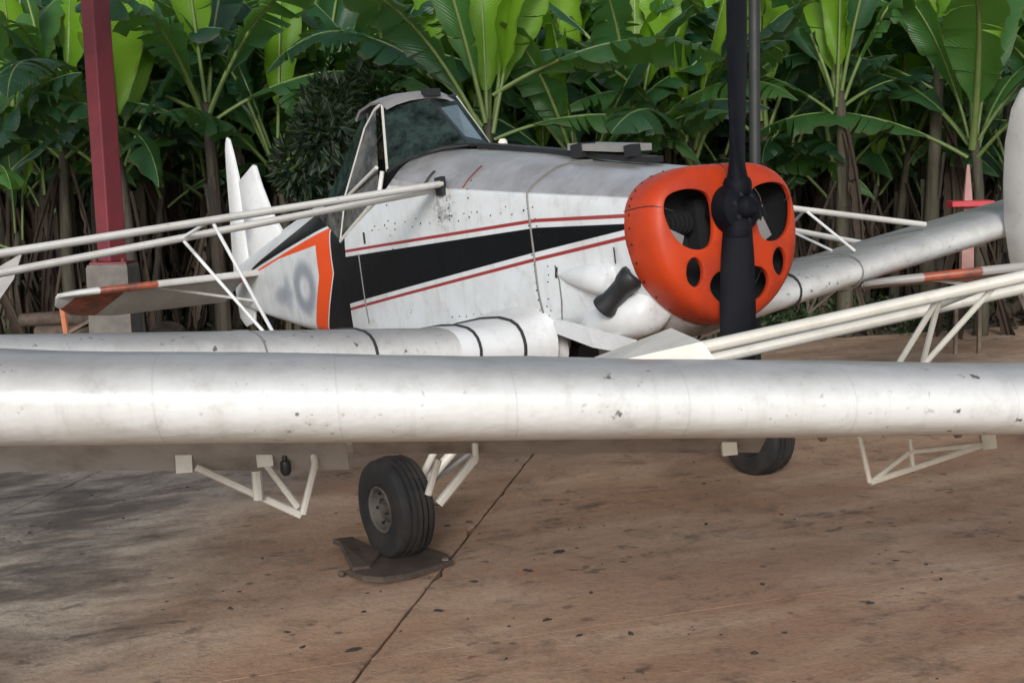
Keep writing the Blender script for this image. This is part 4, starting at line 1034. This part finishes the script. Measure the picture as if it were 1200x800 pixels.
def scatter_leaves(name, mat, cs, n, size, seed, zs=1.0, loc=(0, 0, 0)):
    """many small folded leaves over a set of blobs (x, y, z, rx, ry, rz)"""
    rn = random.Random(seed); vs, fs, uv = [], [], []
    for q in range(n):
        bx = rn.choice(cs); d = Vector((rn.gauss(0, 1), rn.gauss(0, 1), rn.gauss(0, 1))).normalized()*rn.uniform(.55, 1)**.6
        c = Vector((bx[0]+d.x*bx[3], bx[1]+d.y*bx[4], bx[2]+d.z*bx[5]))
        s = size*rn.uniform(.6, 1.4); ax = (d+Vector((rn.uniform(-.7, .7), rn.uniform(-.7, .7), rn.uniform(-.9, .4)))).normalized(); sd_ = ax.cross(Vector((rn.uniform(-1, 1), rn.uniform(-1, 1), 1))).normalized(); nn = ax.cross(sd_)
        st = len(vs)
        vs += [c, c+ax*s*.5+sd_*s*.3+nn*s*.08, c+ax*s-nn*s*.1, c+ax*s*.5-sd_*s*.3+nn*s*.08]; uv += [(.5, 0), (.9, .5), (.5, 1), (.1, .5)]
        fs += [(st, st+1, st+2), (st, st+2, st+3)]
    me = bpy.data.meshes.new(name); me.from_pydata([tuple(v) for v in vs], [], fs); me.update()
    ul = me.uv_layers.new(name='UVMap')
    for lp in me.loops: ul.data[lp.index].uv = uv[lp.vertex_index]
    me.materials.append(mat); o = bpy.data.objects.new(name, me); COL.objects.link(o); o.location = loc; return o
# dark bush beside the cockpit
t = empty('bush', (-1.85, 13.9, 0)); tag(t, 'dark leafy bush behind the cockpit canopy, covered in small leaves', 'bush')
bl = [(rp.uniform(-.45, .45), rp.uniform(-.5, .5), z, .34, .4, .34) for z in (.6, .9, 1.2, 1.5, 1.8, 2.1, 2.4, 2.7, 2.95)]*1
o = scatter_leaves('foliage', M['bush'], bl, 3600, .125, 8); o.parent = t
for k in range(6): MB().tube([(rp.uniform(-.2, .2), rp.uniform(-.2, .2), -.05), (rp.uniform(-.3, .3), 0, 1.2), (rp.uniform(-.4, .4), rp.uniform(-.3, .3), 2.6)], [.03, .02, .008], 6).build('branch', M['stem'], t, 50)
# weeds along the edge, low ground cover
ws = []
for k in range(120):
    x = rp.uniform(-6.5, 7.5); y = 15.35+x*.10+abs(rp.gauss(0, .55))+(.0 if x > 0 else .6); ws.append((x, y, soil_z(x, y)+.10, .22, .22, rp.uniform(.08, .26)))
for k in range(70):
    x = rp.uniform(2.2, 5.2); y = rp.uniform(14.6, 16.4); ws.append((x, y, .14, .25, .25, rp.uniform(.1, .3)))
tag(scatter_leaves('weeds', M['weed'], ws, 9000, .075, 12), 'low green weeds along the edge of the concrete below the plants', 'weeds', kind='stuff')
lt = [(rp.uniform(-7, 8), rp.uniform(15.2, 18.5), .03, .5, .5, .06) for k in range(140)]
tag(scatter_leaves('leaf_litter', M['leaf_dead'], lt, 6000, .16, 13), 'dry brown leaf litter under the banana plants', 'leaf litter', kind='stuff')
# far plantation: one mass of stems and leaves closing the view
vs, fs = [], []; fm = bpy.data.meshes.new('plantation'); bm = bmesh.new()
src = LV['arch']+LV['flat']+LV['up']
tmp = bpy.data.meshes.new('tmp')
for row, (yy, n) in enumerate(((26, 26), (29, 26), (33, 26), (38, 28))):
    for k in range(n):
        x = -yy*.62+(k+.5)*2*yy*.62/n+rp.uniform(-.5, .5); y = yy+rp.uniform(-.8, .8); h = rp.uniform(2.0, 3.6)+.12*row
        for q in range(7):
            me = rp.choice(src); mt = Matrix.Translation((x, y, h)) @ Matrix.Rotation(rp.uniform(0, 6.28), 4, 'Z') @ Matrix.Scale(rp.uniform(1.0, 1.35), 4)
            st = len(bm.verts); bm.from_mesh(me); bm.verts.ensure_lookup_table()
            bmesh.ops.transform(bm, matrix=mt, verts=bm.verts[st:])
        st = len(bm.verts); bm.from_mesh(STEMS[3][1]); bm.verts.ensure_lookup_table(); bmesh.ops.transform(bm, matrix=Matrix.Translation((x, y, 0)) @ Matrix.Diagonal((1.2, 1.2, h/2.6, 1)), verts=bm.verts[st:])
bm.to_mesh(fm); bm.free(); fm.materials.append(M['leaf']); fm.materials.append(M['petiole'])
o = bpy.data.objects.new('plantation', fm); COL.objects.link(o); tag(o, 'far mass of banana plants closing off the view', 'banana plantation', kind='stuff')

# dark undergrowth far back between the stems
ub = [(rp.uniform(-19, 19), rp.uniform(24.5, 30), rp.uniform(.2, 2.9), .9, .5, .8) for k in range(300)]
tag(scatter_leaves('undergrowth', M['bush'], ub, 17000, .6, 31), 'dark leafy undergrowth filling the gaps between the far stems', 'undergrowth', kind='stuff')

# ------------------------------------------------------------------ unseen roof strip added above the frame to shade the ground and stems
t = tag(empty('added_shade_roof', (0, 0, 5.2)), kind='structure')
m = MB(); n = 240; x0, x1 = -13, 13
def roof_z(y): return .05+.06*(y-2)
up_ = [[Vector((x0+(x1-x0)*k/n, y, roof_z(y)+.018*(1 if (k//1) % 2 else -1))) for k in range(n+1)] for y in (4.8, 6.3, 7.8)]
m.loft(up_, closed=False); rf = m.build('shade_sheet', M['grey'], t)
rf.modifiers.new('s', 'SOLIDIFY').thickness = .004; bpy.context.view_layer.update(); apply_mods(rf)
for y in (4.9, 6.3, 7.7): MB().box((0, y, roof_z(y)-.08), (26, .08, .10)).build('shade_purlin', M['redsteel'], t)
for x in (-12.6, 12.6):
    for y in (5.0, 7.6): MB().box((x, y, -2.45), (.16, .16, 5.5)).build('post', M['redsteel'], t)  # posts made up to carry the added roof
